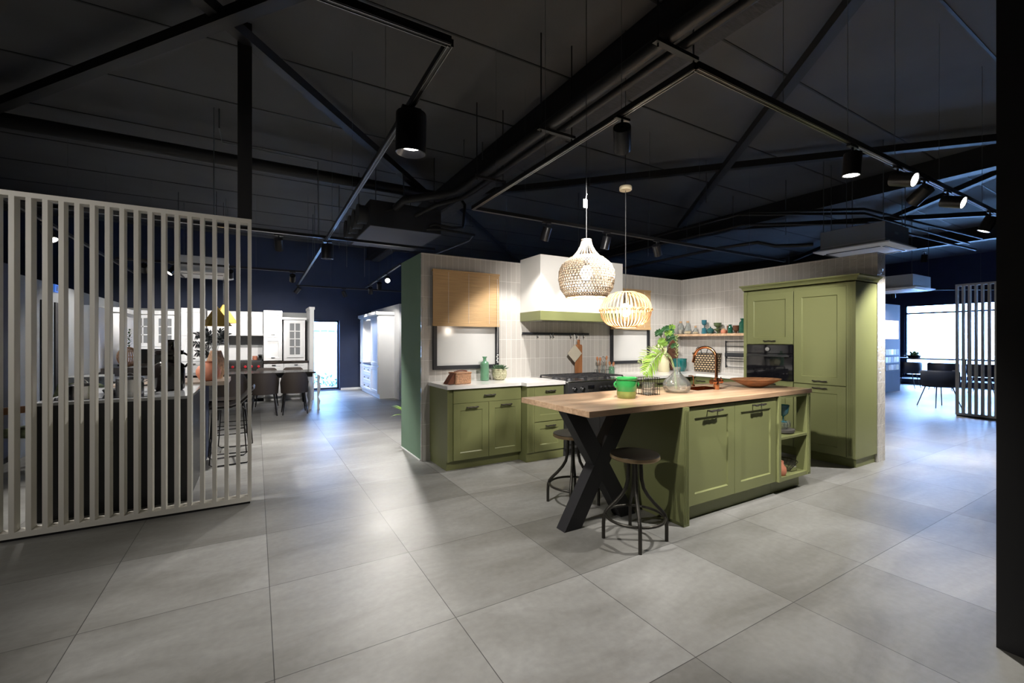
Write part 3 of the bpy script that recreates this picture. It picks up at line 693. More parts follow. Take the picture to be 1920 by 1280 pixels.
# ------------------------------------------------------------------ bar stools
def stool(loc, rz, label):
    t = thing('bar_stool', label, 'stool', loc, rz, 'industrial stools at the island')
    zs = 0.605
    b = nb(); lathe(b, [(0, zs), (0.155, zs), (0.166, zs - 0.004), (0.168, zs - 0.008)], (0, 0), 48); lathe(b, [(0, zs - 0.03), (0.15, zs - 0.03)], (0, 0), 48)
    obj('seat', b, 'seatmetal', t, 35)
    b = nb(); lathe(b, [(0.168, zs - 0.008), (0.170, zs - 0.028), (0.165, zs - 0.034), (0.15, zs - 0.03)], (0, 0), 48); obj('seat_rim', b, 'brasstrim', t, 35)
    b = nb(); cyl(b, (0, 0, zs - 0.03), (0, 0, 0.30), 0.013, 0.013, 12); lathe(b, [(0, zs - 0.045), (0.05, zs - 0.045), (0.05, zs - 0.03), (0, zs - 0.03)], (0, 0), 20)
    obj('spindle', b, 'gun', t, 40)
    for k in range(4):
        a = PI / 4 + k * PI / 2; ca, sa = math.cos(a), math.sin(a)
        rs = [(0.042, zs - 0.035), (0.043, 0.50), (0.046, 0.42), (0.060, 0.36), (0.088, 0.31), (0.130, 0.26), (0.175, 0.215), (0.200, 0.185), (0.212, 0.15), (0.215, 0.10), (0.215, 0.0)]
        b = nb(); tube(b, [(r * ca, r * sa, z) for r, z in rs], 0.0125, 10); obj('leg', b, 'gun', t, 50)
    b = nb(); ring(b, (0, 0), 0.200, 0.010, 48, 8, 0.165); obj('foot_ring', b, 'gun', t, 50)
    return t
stool((2.28, 2.20, 0), R(8), 'dark metal stool with round seat, in front of the crossed black leg')
stool((2.335, 2.96, 0), R(2), 'dark metal stool with round seat, behind the crossed black leg')
# ------------------------------------------------------------------ things on the island
def vessel(name, label, cat, prof, m, loc, n=32, group=None, **k):
    b = nb(); lathe(b, prof, (0, 0), n); return solo(name, label, cat, b, m, loc, 0, group, 40)
def rim(prof, t=0.003):          # closed wall: outside profile then back down inside
    return prof + [(max(0.0, r - t), z + (0.0 if i else 0.0)) for i, (r, z) in enumerate(prof[::-1]) if z > t] + [(0, prof[0][1] + t)]
IT = 0.930
t = thing('crock', 'bright green glazed crock with two ears and an unglazed olive foot', 'pot', (2.55, 2.55, IT))
b = nb(); lathe(b, [(0.074, 0.055), (0.080, 0.075), (0.083, 0.12), (0.082, 0.145), (0.087, 0.150), (0.088, 0.162), (0.082, 0.165), (0.076, 0.158), (0.074, 0.06), (0.0, 0.05)], (0, 0), 40); obj('body', b, 'ceramicgreen', t, 40)
b = nb(); lathe(b, [(0, 0), (0.068, 0.0), (0.072, 0.006), (0.076, 0.03), (0.0745, 0.056), (0.0, 0.052)], (0, 0), 40); obj('foot', b, 'ceramicolive', t, 40)
for s in (-1, 1):
    b = nb(); tube(b, [(s * (0.080 + 0.016 * math.sin(PI * i / 8)) * 0.863, -s * (0.080 + 0.016 * math.sin(PI * i / 8)) * 0.505, 0.085 + 0.045 * i / 8) for i in range(9)], 0.008, 8); obj('ear', b, 'ceramicgreen', t, 50)
t = thing('wire_candle_holder', 'square black wire cage with a clear glass tumbler inside', 'candle holder', (2.87, 2.62, IT))
b = nb(); q = 0.066
for z in (0.006, 0.05, 0.10, 0.146): tube(b, [(-q, -q, z), (q, -q, z), (q, q, z), (-q, q, z)], 0.0018, 5, True)
for k in range(6):
    f = -q + 2 * q * k / 5
    for s in (-q, q): tube(b, [(f, s, 0.0), (f, s, 0.15)], 0.0018, 5); tube(b, [(s, f, 0.0), (s, f, 0.15)], 0.0018, 5)
    tube(b, [(f, -q, 0.004), (f, q, 0.004)], 0.0016, 5)
obj('cage', b, 'gun', t)
b = nb(); lathe(b, [(0, 0.006), (0.045, 0.006), (0.05, 0.012), (0.052, 0.10), (0.049, 0.10), (0.047, 0.016), (0, 0.014)], (0, 0), 28); obj('tumbler', b, 'glass', t, 40)
t = vessel('demijohn', 'wide clear bubbled glass demijohn vase holding palm leaf and twigs', 'vase',
           [(0, 0), (0.085, 0.0), (0.108, 0.02), (0.118, 0.055), (0.116, 0.085), (0.095, 0.115), (0.060, 0.145), (0.036, 0.172), (0.030, 0.19), (0.033, 0.212), (0.036, 0.220), (0.033, 0.223), (0.027, 0.19), (0.033, 0.168), (0.058, 0.140), (0.092, 0.111), (0.112, 0.083), (0.114, 0.056), (0.104, 0.023), (0.083, 0.005), (0, 0.005)], 'glass', (3.22, 2.61, IT), 48)
Rt = Vector((0.863, -0.505, 0)); Fw = Vector((0.505, 0.863, 0)); Up = Vector((0, 0, 1))
def P3(r, f, u): return Rt * r + Fw * f + Up * u
def palm(label, loc, curve, ln0, name='palm_leaf', m='leaf', npair=13, wd=0.022, stemm='leafpale'):
    t = thing(name, label, 'leaf', loc)
    b = nb(); tube(b, curve, [0.004 * (1 - 0.6 * i / (len(curve) - 1)) for i in range(len(curve))], 6); obj('stalk', b, stemm, t, 50)
    b = nb(); m0 = len(curve)
    for i in range(npair):
        f = 0.45 + 0.55 * i / (npair - 1); k = f * (m0 - 1); a = int(min(m0 - 2, k)); fr = k - a
        p = curve[a].lerp(curve[a + 1], fr); d = (curve[a + 1] - curve[a]).normalized()
        side = d.cross(Vector((0.505, 0.863, 0.25))).normalized()
        L_ = ln0 * math.sin(PI * (0.22 + 0.70 * i / (npair - 1)))
        for s in (-1, 1):
            leafblade(b, p, side * s + d * (0.55 + 0.5 * i / npair) + Fw * random.uniform(-0.35, 0.35), Fw * -1 + Up * 0.4, L_ * random.uniform(0.85, 1.1), wd, 5, 0.18)
    leafblade(b, curve[-1], (curve[-1] - curve[-2]), Up, ln0 * 0.55, wd, 5, 0.1)
    obj('leaflets', b, m, t, 60)
    return t
cv = bez(P3(0.0, 0, 0.02), P3(-0.02, 0.0, 0.42), P3(-0.165, -0.03, 0.33), 8)[:-1] + bez(P3(-0.165, -0.03, 0.33), P3(-0.24, -0.04, 0.27), P3(-0.29, -0.05, 0.16), 7)
palm('bright green feathery palm leaf drooping over the wire candle holder', (3.22, 2.61, IT + 0.008), cv, 0.125, npair=15, wd=0.014)
cv = bez(P3(-0.01, 0.01, 0.02), P3(-0.01, 0.0, 0.34), P3(-0.12, 0.08, 0.36), 8)[:-1] + bez(P3(-0.12, 0.08, 0.36), P3(-0.22, 0.10, 0.36), P3(-0.29, 0.12, 0.26), 6)
palm('second green palm leaf in the demijohn, behind the drooping one', (3.22, 2.61, IT + 0.008), cv, 0.105, npair=12, m='leafpale', wd=0.012)
def sprig(label, loc, curve, n, ln, wd, m='leafpale', spread=0.9, start=0.35, droop=0.1):
    t = thing('twig', label, 'twig', loc)
    b = nb(); tube(b, curve, [0.0032 * (1 - 0.6 * i / (len(curve) - 1)) for i in range(len(curve))], 6); obj('stem', b, 'twig', t, 50)
    b = nb(); m0 = len(curve)
    for i in range(n):
        f = start + (1 - start) * i / (n - 1); k = f * (m0 - 1); a = int(min(m0 - 2, k)); p = curve[a].lerp(curve[a + 1], k - a); d = (curve[a + 1] - curve[a]).normalized()
        an = i * 2.4; u, w = frame_dirs(d); sd = u * math.cos(an) + w * math.sin(an)
        leafblade(b, p, sd * spread + d * 0.7, Up, ln * random.uniform(0.7, 1.1) * (1 - 0.45 * (f - start)), wd, 4, droop)
    obj('leaves', b, m, t, 60)
    return t
cv = bez(P3(0.01, 0, 0.02), P3(0.0, 0, 0.3), P3(0.0, 0.0, 0.50), 12)
sprig('upright twig of small pale leaves in the clear demijohn', (3.22, 2.61, IT + 0.008), cv, 34, 0.042, 0.013, start=0.55)
cv = bez(P3(0.03, 0.0, 0.03), P3(-0.02, 0.0, 0.25), P3(-0.16, 0.04, 0.40), 12)
sprig('grey twig leaning out of the demijohn behind the palm leaf', (3.22, 2.61, IT + 0.008), cv, 26, 0.040, 0.014, start=0.62)
t = solo('wooden_bowl', 'long shallow boat-shaped carved wooden bowl on the island', 'bowl', (lambda b: (lathe(b, [(0, 0), (0.06, 0), (0.10, 0.012), (0.16, 0.036), (0.225, 0.066), (0.258, 0.082), (0.250, 0.086), (0.215, 0.072), (0.15, 0.045), (0.09, 0.022), (0, 0.012)], (0, 0), 48, 0, 1.0, 0.62), b)[-1])(nb()), 'bowlwood', (4.24, 2.50, IT), R(-22), smooth=50)
# in the open shelf unit
b = nb(); lathe(b, [(0, 0), (0.034, 0.0), (0.034, 0.004), (0.006, 0.010), (0.006, 0.05), (0.025, 0.065), (0.042, 0.085), (0.046, 0.125), (0.052, 0.16), (0.049, 0.16), (0.042, 0.125), (0.037, 0.088), (0, 0.068)], (0, 0), 24)
solo('goblet', 'deep blue glass goblet on an upturned jar in the open shelf unit', 'glass', b, 'glassblue', (4.295, 2.27, 0.6225))
solo('jar', 'small clear jar carrying the blue goblet in the open shelf unit', 'jar', (lambda b: (lathe(b, [(0, 0), (0.036, 0), (0.040, 0.01), (0.040, 0.045), (0.030, 0.0565), (0, 0.0565)], (0, 0), 24), b)[-1])(nb()), 'glass', (4.295, 2.27, 0.5655))
solo('jar', 'small clear jar on the grey dish, in front of the one under the goblet', 'jar', (lambda b: (lathe(b, [(0, 0), (0.026, 0), (0.030, 0.01), (0.030, 0.04), (0.022, 0.055), (0.022, 0.062), (0.019, 0.062), (0.019, 0.05), (0.027, 0.038), (0.026, 0.006), (0, 0.005)], (0, 0), 24), b)[-1])(nb()), 'glass', (4.372, 2.275, 0.5655))
solo('stacked_dish', 'round dark grey dish under the jars in the open shelf unit', 'dish', (lambda b: (lathe(b, [(0, 0), (0.075, 0), (0.088, 0.012), (0.09, 0.036), (0.084, 0.036), (0.0, 0.049)], (0, 0), 32, 0, 1.15, 1.0), b)[-1])(nb()), 'greydish', (4.33, 2.285, 0.516))
b = nb(); box(b, 0, 0.012, 0, 0.15, 0, 0.26); solo('cookbook', 'thin white book standing against the side of the open shelf unit', 'book', b, 'paper', (4.070, 2.175, 0.516), smooth=None)
b = nb()
for k in range(4): ring(b, (0, 0), 0.09 + 0.018 * k, 0.0018, 36, 5, 0.004 + 0.025 * k)
for k in range(24):
    a = 2 * PI * k / 24; tube(b, [(0.02 * math.cos(a), 0.02 * math.sin(a), 0.004), (0.088 * math.cos(a), 0.088 * math.sin(a), 0.004), (0.145 * math.cos(a), 0.145 * math.sin(a), 0.082)], 0.0016, 5)
ring(b, (0, 0), 0.05, 0.0016, 24, 5, 0.004); ring(b, (0, 0), 0.146, 0.003, 40, 6, 0.083)
solo('wire_basket', 'round shallow black wire basket in the lowest shelf compartment', 'basket', b, 'gun', (4.358, 2.335, 0.156))
b = nb(); lathe(b, [(0, 0), (0.03, 0), (0.042, 0.03), (0.038, 0.07), (0.018, 0.10), (0.018, 0.13), (0.0, 0.13)], (0, 0), 24); solo('copper_jar', 'small copper-coloured jar beside the black wire basket', 'jar', b, 'terracotta', (4.160, 2.214, 0.156))
# ------------------------------------------------------------------ things on the back worktop
CT = ZT
t = thing('wicker_basket', 'small wicker picnic basket with brown leather straps on the white worktop', 'basket', (1.96, 4.49, CT), R(12))
b = nb(); box(b, -0.105, 0.105, -0.07, 0.07, 0, 0.115); obj('body', b, 'wicker', t, bevel=0.012)
b = nb(); box(b, -0.108, 0.108, -0.073, 0.073, 0.113, 0.132); obj('lid', b, 'wicker', t, bevel=0.006)
b = nb(); tube(b, [(-0.085 + 0.17 * i / 8, -0.01, 0.137 + 0.012 * math.sin(PI * i / 8)) for i in range(9)], 0.008, 6); obj('handle', b, 'leather', t)
b = nb(); prism(b, [(-0.112, 0.125), (-0.108, 0.132), (-0.150, 0.085), (-0.205, 0.012), (-0.185, 0.004), (-0.130, 0.012), (-0.112, 0.05)], -0.055, 0.03); obj('flap', b, 'leather', t, bevel=0.003)
vessel('bottle', 'tall clear green glass bottle with narrow lipped neck on the white worktop', 'bottle', rim([(0, 0), (0.045, 0), (0.052, 0.008), (0.053, 0.195), (0.046, 0.220), (0.024, 0.236), (0.020, 0.243), (0.020, 0.275), (0.030, 0.282), (0.030, 0.288)]), 'glassgreen', (2.37, 4.70, CT))
t = thing('succulent_pot', 'round woven pale green pot with a blue-green succulent', 'potted plant', (2.575, 4.70, CT))
b = nb(); lathe(b, [(0, 0), (0.055, 0), (0.078, 0.025), (0.090, 0.065), (0.086, 0.11), (0.074, 0.138), (0.069, 0.136), (0.075, 0.11), (0.06, 0.10), (0, 0.10)], (0, 0), 36); obj('pot', b, 'potweave', t, 50)
b = nb()
for k in range(34):
    a = k * 2.4; e = 0.15 + 1.25 * (k / 34)
    leafblade(b, (0.02 * math.cos(a), 0.02 * math.sin(a), 0.115), (math.cos(a) * math.cos(e), math.sin(a) * math.cos(e), math.sin(e)), Up, 0.115 - 0.05 * k / 34, 0.042, 4, -0.05, 0.5)
obj('leaves', b, 'succ', t, 60)
t = thing('utensil_rack', 'wire caddy with steel tumbler and clear jar for wooden spoons', 'caddy', (4.28, 4.70, CT))
b = nb()
for z in (0.01, 0.07):
    tube(b, [(-0.15, -0.045, z), (0.07, -0.045, z), (0.07, 0.045, z), (-0.15, 0.045, z)], 0.002, 5, True)
for x in (-0.15, -0.04, 0.07):
    for y in (-0.045, 0.045): tube(b, [(x, y, 0), (x, y, 0.075)], 0.002, 5)
obj('wire_frame', b, 'gun', t)
b = nb(); lathe(b, [(0, 0.002), (0.034, 0.002), (0.037, 0.13), (0.034, 0.13), (0.031, 0.01), (0, 0.01)], (-0.10, 0), 24); obj('tumbler', b, 'glass', t, 40)
b = nb(); lathe(b, [(0, 0.002), (0.034, 0.002), (0.037, 0.13), (0.034, 0.13), (0.031, 0.01), (0, 0.01)], (-0.005, 0), 24); obj('tumbler', b, 'glass', t, 40)
vessel('jar', 'green glass jar holding two small wooden spoons, at the end of the wire caddy', 'jar', rim([(0, 0), (0.036, 0), (0.040, 0.01), (0.040, 0.085), (0.034, 0.098), (0.034, 0.11)]), 'glassgreen', (4.41, 4.70, CT))
def spoon(label, loc, lean, h=0.24, m='spoon', kind='spoon', cat='spoon'):
    t = thing('wooden_spoon' if kind == 'spoon' else kind, label, cat, loc)
    top = Vector((lean[0], lean[1], h)); b = nb(); tube(b, [(0, 0, 0.012), top], 0.0045, 8); obj('handle', b, m, t)
    d = (top - Vector((0, 0, 0.012))).normalized(); b = nb()
    if kind == 'whisk':
        for k in range(8):
            a = PI * k / 8
            tube(b, [top + d * 0.075 * (1 - math.cos(s)) / 2 * 1.2 + Vector((math.cos(a), math.sin(a), 0)) * 0.028 * math.sin(s) for s in [2 * PI * i / 16 for i in range(16)]], 0.0012, 4, True)
    else:
        lathe(b, [(0, -0.005), (0.012, 0.0), (0.021, 0.022), (0.019, 0.042), (0.010, 0.056), (0, 0.060)], (0, 0), 16, 0, 1.0, 0.4)
        bmesh.ops.transform(b, matrix=Matrix.Translation(top) @ Vector((0, 0, 1)).rotation_difference(d).to_matrix().to_4x4(), verts=b.verts)
    obj('head', b, m, t, 50)
spoon('wooden spoon leaning out of the first tumbler of the wire caddy', (4.175, 4.70, CT), (-0.030, 0.0), 0.20)
spoon('second wooden spoon in the first tumbler, tilted towards the window', (4.190, 4.705, CT), (0.02, 0.015), 0.19)
spoon('steel whisk standing in the second tumbler of the wire caddy', (4.275, 4.70, CT), (-0.015, 0.0), 0.17, 'steel', 'whisk', 'whisk')
spoon('wooden fork-ended spoon in the second tumbler of the wire caddy', (4.285, 4.695, CT), (0.014, -0.008), 0.21)
spoon('small wooden spoon in the green jar, leaning back', (4.405, 4.70, CT), (-0.018, 0.01), 0.13)
spoon('small wooden spoon in the green jar, leaning forward', (4.418, 4.698, CT), (0.016, -0.005), 0.12)
t = vessel('vase', 'pale ribbed stoneware bottle vase with dark-leaved plant in the tiled corner', 'vase', [(0, 0), (0.080, 0), (0.088, 0.02), (0.086, 0.13), (0.078, 0.17), (0.050, 0.20), (0.040, 0.23), (0.038, 0.36), (0.044, 0.375), (0.038, 0.375), (0.03, 0.36), (0.03, 0.2), (0, 0.19)], 'beige', (5.47, 4.68, CT), 36)
t = thing('foliage_bunch', 'bunch of dark green lobed leaves standing in the pale bottle vase', 'plant', (5.47, 4.68, CT + 0.25))
bs, bl, bl2 = nb(), nb(), nb()
for k in range(17):
    a = k * 2.4; rr_ = 0.05 + 0.16 * random.random(); top = Vector((rr_ * math.cos(a), rr_ * math.sin(a) * 0.3 - 0.06, 0.14 + 0.30 * random.random()))
    tube(bs, bez((0, 0, 0), (0, 0, top.z * 0.8), top, 6), 0.003, 5)
    tgt = bl2 if k % 3 == 0 else bl
    for j in range(7):
        g = R(-120 + 40 * j); d0 = (Rt * math.sin(g) + (Up * 0.6 - Fw * 0.35).normalized() * math.cos(g))
        leafblade(tgt, top, d0, -Fw, 0.085 * (1 - 0.25 * abs(j - 3) / 3), 0.040, 4, 0.15)
obj('stems', bs, 'twig', t, 50); obj('leaves', bl, 'leafdark', t, 60); obj('leaves', bl2, 'leaf', t, 60)
t = vessel('planter', 'deep teal glazed round planter in the tiled corner', 'planter', [(0, 0), (0.075, 0), (0.098, 0.03), (0.108, 0.09), (0.106, 0.17), (0.110, 0.19), (0.114, 0.20), (0.104, 0.20), (0.098, 0.17), (0.1, 0.09), (0.09, 0.03), (0, 0.02)], 'teal', (5.82, 4.66, CT), 40)
b = nb(); prism(b, [(0.115 * math.cos(2 * PI * i / 40), 0.25 + 0.25 * math.sin(2 * PI * i / 40)) for i in range(40)], -0.012, 0.012)
solo('serving_board', 'large dark brown oval wooden board leaning in the tiled corner behind the teal planter', 'board', b, 'walnut', (5.88, 4.84, CT), smooth=40, bevel=0.003)
# shopping bag
t = thing('woven_bag', 'black and straw woven shopping bag with two loop handles against the side tiles', 'bag', (6.04, 4.335, CT), -PI / 2)
b = nb(); w0, w1, d0, d1, hh_ = 0.185, 0.215, 0.05, 0.058, 0.29
A = [b.verts.new(v) for v in ((-w0, -d0, 0), (w0, -d0, 0), (w0, d0, 0), (-w0, d0, 0))]; B_ = [b.verts.new(v) for v in ((-w1, -d1, hh_), (w1, -d1, hh_), (w1, d1, hh_), (-w1, d1, hh_))]
I_ = [b.verts.new(v) for v in ((-w1 + 0.012, -d1 + 0.012, hh_), (w1 - 0.012, -d1 + 0.012, hh_), (w1 - 0.012, d1 - 0.012, hh_), (-w1 + 0.012, d1 - 0.012, hh_))]
J_ = [b.verts.new(v) for v in ((-w0 + 0.012, -d0 + 0.012, 0.01), (w0 - 0.012, -d0 + 0.012, 0.01), (w0 - 0.012, d0 - 0.012, 0.01), (-w0 + 0.012, d0 - 0.012, 0.01))]
b.faces.new(A[::-1])
for P_, Q_ in ((A, B_), (B_, I_), (I_, J_)):
    for i in range(4): j = (i + 1) % 4; b.faces.new((P_[i], P_[j], Q_[j], Q_[i]))
b.faces.new(J_); obj('body', b, 'bagweave', t, bevel=0.008)
for z, r_ in ((hh_ - 0.002, 0.004), (0.012, 0.003)):
    wq, dq = (w1, d1) if z > 0.1 else (w0, d0)
    b = nb(); tube(b, [(-wq, -dq, z), (wq, -dq, z), (wq, dq, z), (-wq, dq, z)], r_ + 0.002, 6, True); obj('edging', b, 'cord', t)
for x in (-0.10, 0.10):
    b = nb(); tube(b, [(x + 0.055 * math.cos(a), -d1 - 0.004, hh_ - 0.02 + 0.11 * math.sin(a)) for a in [PI * i / 14 for i in range(15)]], 0.006, 8); obj('handle', b, 'cord', t, 50)
# wire rack on the side tiles
t = thing('wall_rack', 'black multi-bar wire rack with small tray on the side tiles next to the tall cabinet', 'rack', (6.12, 4.06, 0.99), -PI / 2)
b = nb()
for z in (0.01, 0.10, 0.14, 0.24, 0.32, 0.39): box(b, 0.0, 0.56, -0.030, -0.022, z - 0.004, z + 0.004)
for x in (0.01, 0.55): box(b, x - 0.006, x + 0.006, -0.034, -0.020, 0.0, 0.40)
obj('bars', b, 'darkframe', t)
b = nb()
for x in (0.01, 0.55):
    for z in (0.02, 0.15, 0.385): cyl(b, (x, 0, z), (x, -0.03, z), 0.010, 0.010, 10)
obj('bracket', b, 'darkframe', t)
b = nb(); box(b, 0.06, 0.52, -0.13, -0.03, 0.165, 0.172); box(b, 0.06, 0.52, -0.13, -0.125, 0.165, 0.225); obj('tray', b, 'darkframe', t)
# oak shelf and its glassware
b = nb(); box(b, 5.91, 6.118, 3.475, 4.866, 1.462, 1.498); solo('wall_shelf', 'oak shelf of glassware running across the side tiles from the corner', 'shelf', b, 'oak', smooth=None, bevel=0.002)
SZ = 1.498; SXX = 6.02; G = 'glassware on the oak shelf'
def cork(t, r, z):
    b = nb(); cyl(b, (0, 0, z), (0, 0, z + 0.03), r, r * 1.08, 16); obj('cork', b, 'cork', t, 40)
t = thing('corked_jar', 'clear straight jar with cork, nearest the tiled corner on the oak shelf', 'jar', (SXX, 4.80, SZ), group=G)
b = nb(); lathe(b, rim([(0, 0), (0.042, 0), (0.048, 0.008), (0.048, 0.14), (0.028, 0.165), (0.022, 0.18), (0.024, 0.19)]), (0, 0), 28); obj('glass', b, 'glass', t, 40)
b = nb(); lathe(b, [(0, 0.006), (0.043, 0.006), (0.043, 0.075), (0, 0.08)], (0, 0), 20); obj('contents', b, 'sample', t, 40); cork(t, 0.021, 0.182)
t = thing('corked_flask', 'wide-bottomed clear flask of grain with cork, on the oak shelf', 'flask', (SXX, 4.665, SZ), group=G)
b = nb(); lathe(b, rim([(0, 0), (0.065, 0), (0.074, 0.012), (0.066, 0.05), (0.038, 0.11), (0.024, 0.15), (0.023, 0.18), (0.026, 0.19)]), (0, 0), 28); obj('glass', b, 'glass', t, 40)
b = nb(); lathe(b, [(0, 0.006), (0.066, 0.008), (0.062, 0.045), (0, 0.055)], (0, 0), 20); obj('contents', b, 'grain', t, 40); cork(t, 0.022, 0.182)
t = thing('corked_flask', 'smaller low flask of grain with cork, beside the blue goblet', 'flask', (SXX, 4.52, SZ), group=G)
b = nb(); lathe(b, rim([(0, 0), (0.05, 0), (0.056, 0.01), (0.050, 0.035), (0.026, 0.07), (0.018, 0.09), (0.020, 0.105)]), (0, 0), 28); obj('glass', b, 'glass', t, 40)
b = nb(); lathe(b, [(0, 0.005), (0.049, 0.007), (0.044, 0.034), (0, 0.04)], (0, 0), 20); obj('contents', b, 'grain', t, 40); cork(t, 0.017, 0.10)
gp = [(0, 0), (0.036, 0.0), (0.036, 0.004), (0.005, 0.009), (0.005, 0.045), (0.026, 0.056), (0.037, 0.08), (0.037, 0.13), (0.035, 0.13), (0.034, 0.08), (0.022, 0.06), (0, 0.052)]
vessel('tumbler', 'upturned blue glass tumbler carrying the blue goblet on the oak shelf', 'glass', [(0, 0.085), (0.030, 0.085), (0.034, 0.08), (0.040, 0.0), (0.037, 0.0), (0.030, 0.078), (0, 0.08)], 'glassblue', (SXX, 4.365, SZ), group=G)
vessel('goblet', 'blue glass goblet standing on the upturned blue tumbler', 'glass', gp, 'glassblue', (SXX, 4.365, SZ + 0.0855), group=G)
t = vessel('lidded_bowl', 'squat dark teal glass bowl with knobbed lid on the oak shelf', 'bowl', [(0, 0), (0.03, 0), (0.045, 0.02), (0.055, 0.055), (0.052, 0.065), (0.03, 0.085), (0.008, 0.095), (0.010, 0.108), (0, 0.115)], 'glassteal', (SXX, 4.255, SZ), group=G)
vessel('coupe_glass', 'olive green coupe glass standing on its twin bowl base on the oak shelf', 'glass', [(0, 0), (0.035, 0.0), (0.035, 0.004), (0.010, 0.012), (0.012, 0.03), (0.045, 0.055), (0.052, 0.072), (0.030, 0.075), (0.012, 0.085), (0.020, 0.098), (0.050, 0.12), (0.056, 0.165), (0.053, 0.165), (0.046, 0.124), (0, 0.10)], 'glassolive', (SXX, 4.135, SZ), group=G)
t = thing('small_jar', 'little terracotta-coloured jar with lid on the oak shelf', 'jar', (SXX, 4.035, SZ), group=G)
b = nb(); lathe(b, [(0, 0), (0.034, 0), (0.040, 0.01), (0.040, 0.045), (0.034, 0.055), (0, 0.055)], (0, 0), 24); obj('body', b, 'terracotta', t, 40)
b = nb(); lathe(b, [(0, 0.055), (0.030, 0.055), (0.024, 0.07), (0.010, 0.078), (0, 0.078)], (0, 0), 20); obj('lid', b, 'cork', t, 40)
b = nb(); box(b, -0.02, 0.02, -0.02, 0.02, 0, 0.118); solo('spice_tin', 'small dark red-brown square tin on the oak shelf', 'tin', b, 'walnut', (6.06, 3.98, SZ), smooth=None, group=G)
vessel('bottle', 'little bright green glass bottle on the oak shelf', 'bottle', rim([(0, 0), (0.030, 0), (0.034, 0.008), (0.034, 0.085), (0.022, 0.105), (0.020, 0.125), (0.025, 0.13)]), 'glassdark', (SXX - 0.01, 3.925, SZ), group=G)
vessel('tumbler', 'brown glass tumbler between the two green bottles on the oak shelf', 'glass', rim([(0, 0), (0.024, 0), (0.012, 0.006), (0.012, 0.02), (0.042, 0.05), (0.046, 0.115)]), 'glassbrown', (SXX, 3.84, SZ), group=G)
vessel('bottle', 'large dark green glass bottle at the tall-cabinet end of the oak shelf', 'bottle', rim([(0, 0), (0.048, 0), (0.052, 0.008), (0.052, 0.12), (0.050, 0.15), (0.028, 0.178), (0.026, 0.192), (0.036, 0.20), (0.036, 0.212)]), 'glassdark', (SXX, 3.735, SZ), group=G)
vessel('bottle', 'brown glass bottle half hidden by the tall cabinet on the oak shelf', 'bottle', rim([(0, 0), (0.034, 0), (0.038, 0.008), (0.038, 0.09), (0.02, 0.115), (0.02, 0.13)]), 'glassbrown', (SXX + 0.02, 3.62, SZ), group=G)
# ------------------------------------------------------------------ pendants
def plamp(t, z, w, col=(1, 0.74, 0.48), r=0.04):
    l = bpy.data.lights.new('lamp', 'POINT'); l.energy = w * POW; l.color = col; l.shadow_soft_size = r
    o = bpy.data.objects.new('lamp', l); C.objects.link(o); o.parent = t; o.location = (0, 0, z)
t = thing('pendant_lamp', 'large woven onion-shaped rattan pendant lamp over the island', 'lamp', (2.055, 2.45, 1.70))
prof = [(0.143, 0.0), (0.160, 0.02), (0.186, 0.06), (0.199, 0.125), (0.196, 0.185), (0.176, 0.232), (0.138, 0.266), (0.094, 0.293), (0.066, 0.326), (0.042, 0.369), (0.032, 0.41)]
def pr_at(f):
    k = f * (len(prof) - 1); a = min(len(prof) - 2, int(k)); q = k - a
    return prof[a][0] * (1 - q) + prof[a + 1][0] * q, prof[a][1] * (1 - q) + prof[a + 1][1] * q
b = nb()
for k in range(52):
    a0 = 2 * PI * k / 52
    for s in (-1, 1):
        pts = []
        for i in range(15):
            f = 0.70 * i / 14; r, z = pr_at(f); a = a0 + s * f * 1.5; r2 = r + 0.0022 * s * math.sin(a * 36)
            pts.append((r2 * math.cos(a), r2 * math.sin(a), z))
        tube(b, pts, 0.0027, 4, caps=False)
for k in range(24):
    f = 0.01 + 0.68 * k / 23; r, z = pr_at(f); ring(b, (0, 0), r, 0.0024, 48, 4, z)
obj('woven_shade', b, 'rattan', t)
b = nb()
for k in range(26):
    a = 2 * PI * k / 26; pts = []
    for i in range(10):
        f = 0.66 + 0.34 * i / 9; r, z = pr_at(f); pts.append((r * math.cos(a), r * math.sin(a), z))
    tube(b, pts, 0.0030, 5)
for f in (0.64, 1.0): r, z = pr_at(f); ring(b, (0, 0), r, 0.006, 40, 6, z)
obj('neck', b, 'rattan', t)
b = nb(); ring(b, (0, 0), 0.145, 0.005, 60, 6, 0.0); tube(b, [(-0.145, 0, 0), (0.145, 0, 0)], 0.002, 5); tube(b, [(0, -0.145, 0), (0, 0.145, 0)], 0.002, 5); obj('bottom_ring', b, 'cane', t)
b = nb(); lathe(b, [(0, 0.12), (0.022, 0.125), (0.045, 0.16), (0.045, 0.19), (0.02, 0.225), (0, 0.23)], (0, 0), 20); obj('bulb', b, 'bulb', t, 40)
b = nb(); cyl(b, (0, 0, 0.225), (0, 0, 0.30), 0.02, 0.02, 14); obj('socket', b, 'cord', t, 40)
b = nb(); cyl(b, (0, 0, 0.29), (0, 0, ZC - 1.70), 0.0028, 0.0028, 6); obj('cord', b, 'cord', t)
b = nb(); prism(b, [(-0.030, 0.64), (0.005, 0.64), (0.005, 0.70), (-0.030, 0.70)], -0.006, -0.003); tube(b, [(-0.012, -0.0045, 0.70), (0.0, -0.004, 0.735), (0.004, -0.002, 0.745), (0.012, -0.002, 0.74)], 0.0012, 4); obj('price_tag', b, 'paper', t)
plamp(t, 0.06, 3.0, (1, 0.88, 0.74))
t = thing('pendant_lamp', 'round cane pendant lamp of upright strips with braided band, over the island', 'lamp', (2.79, 2.80, 1.505))
H2, R2 = 0.30, 0.218
prof2 = []
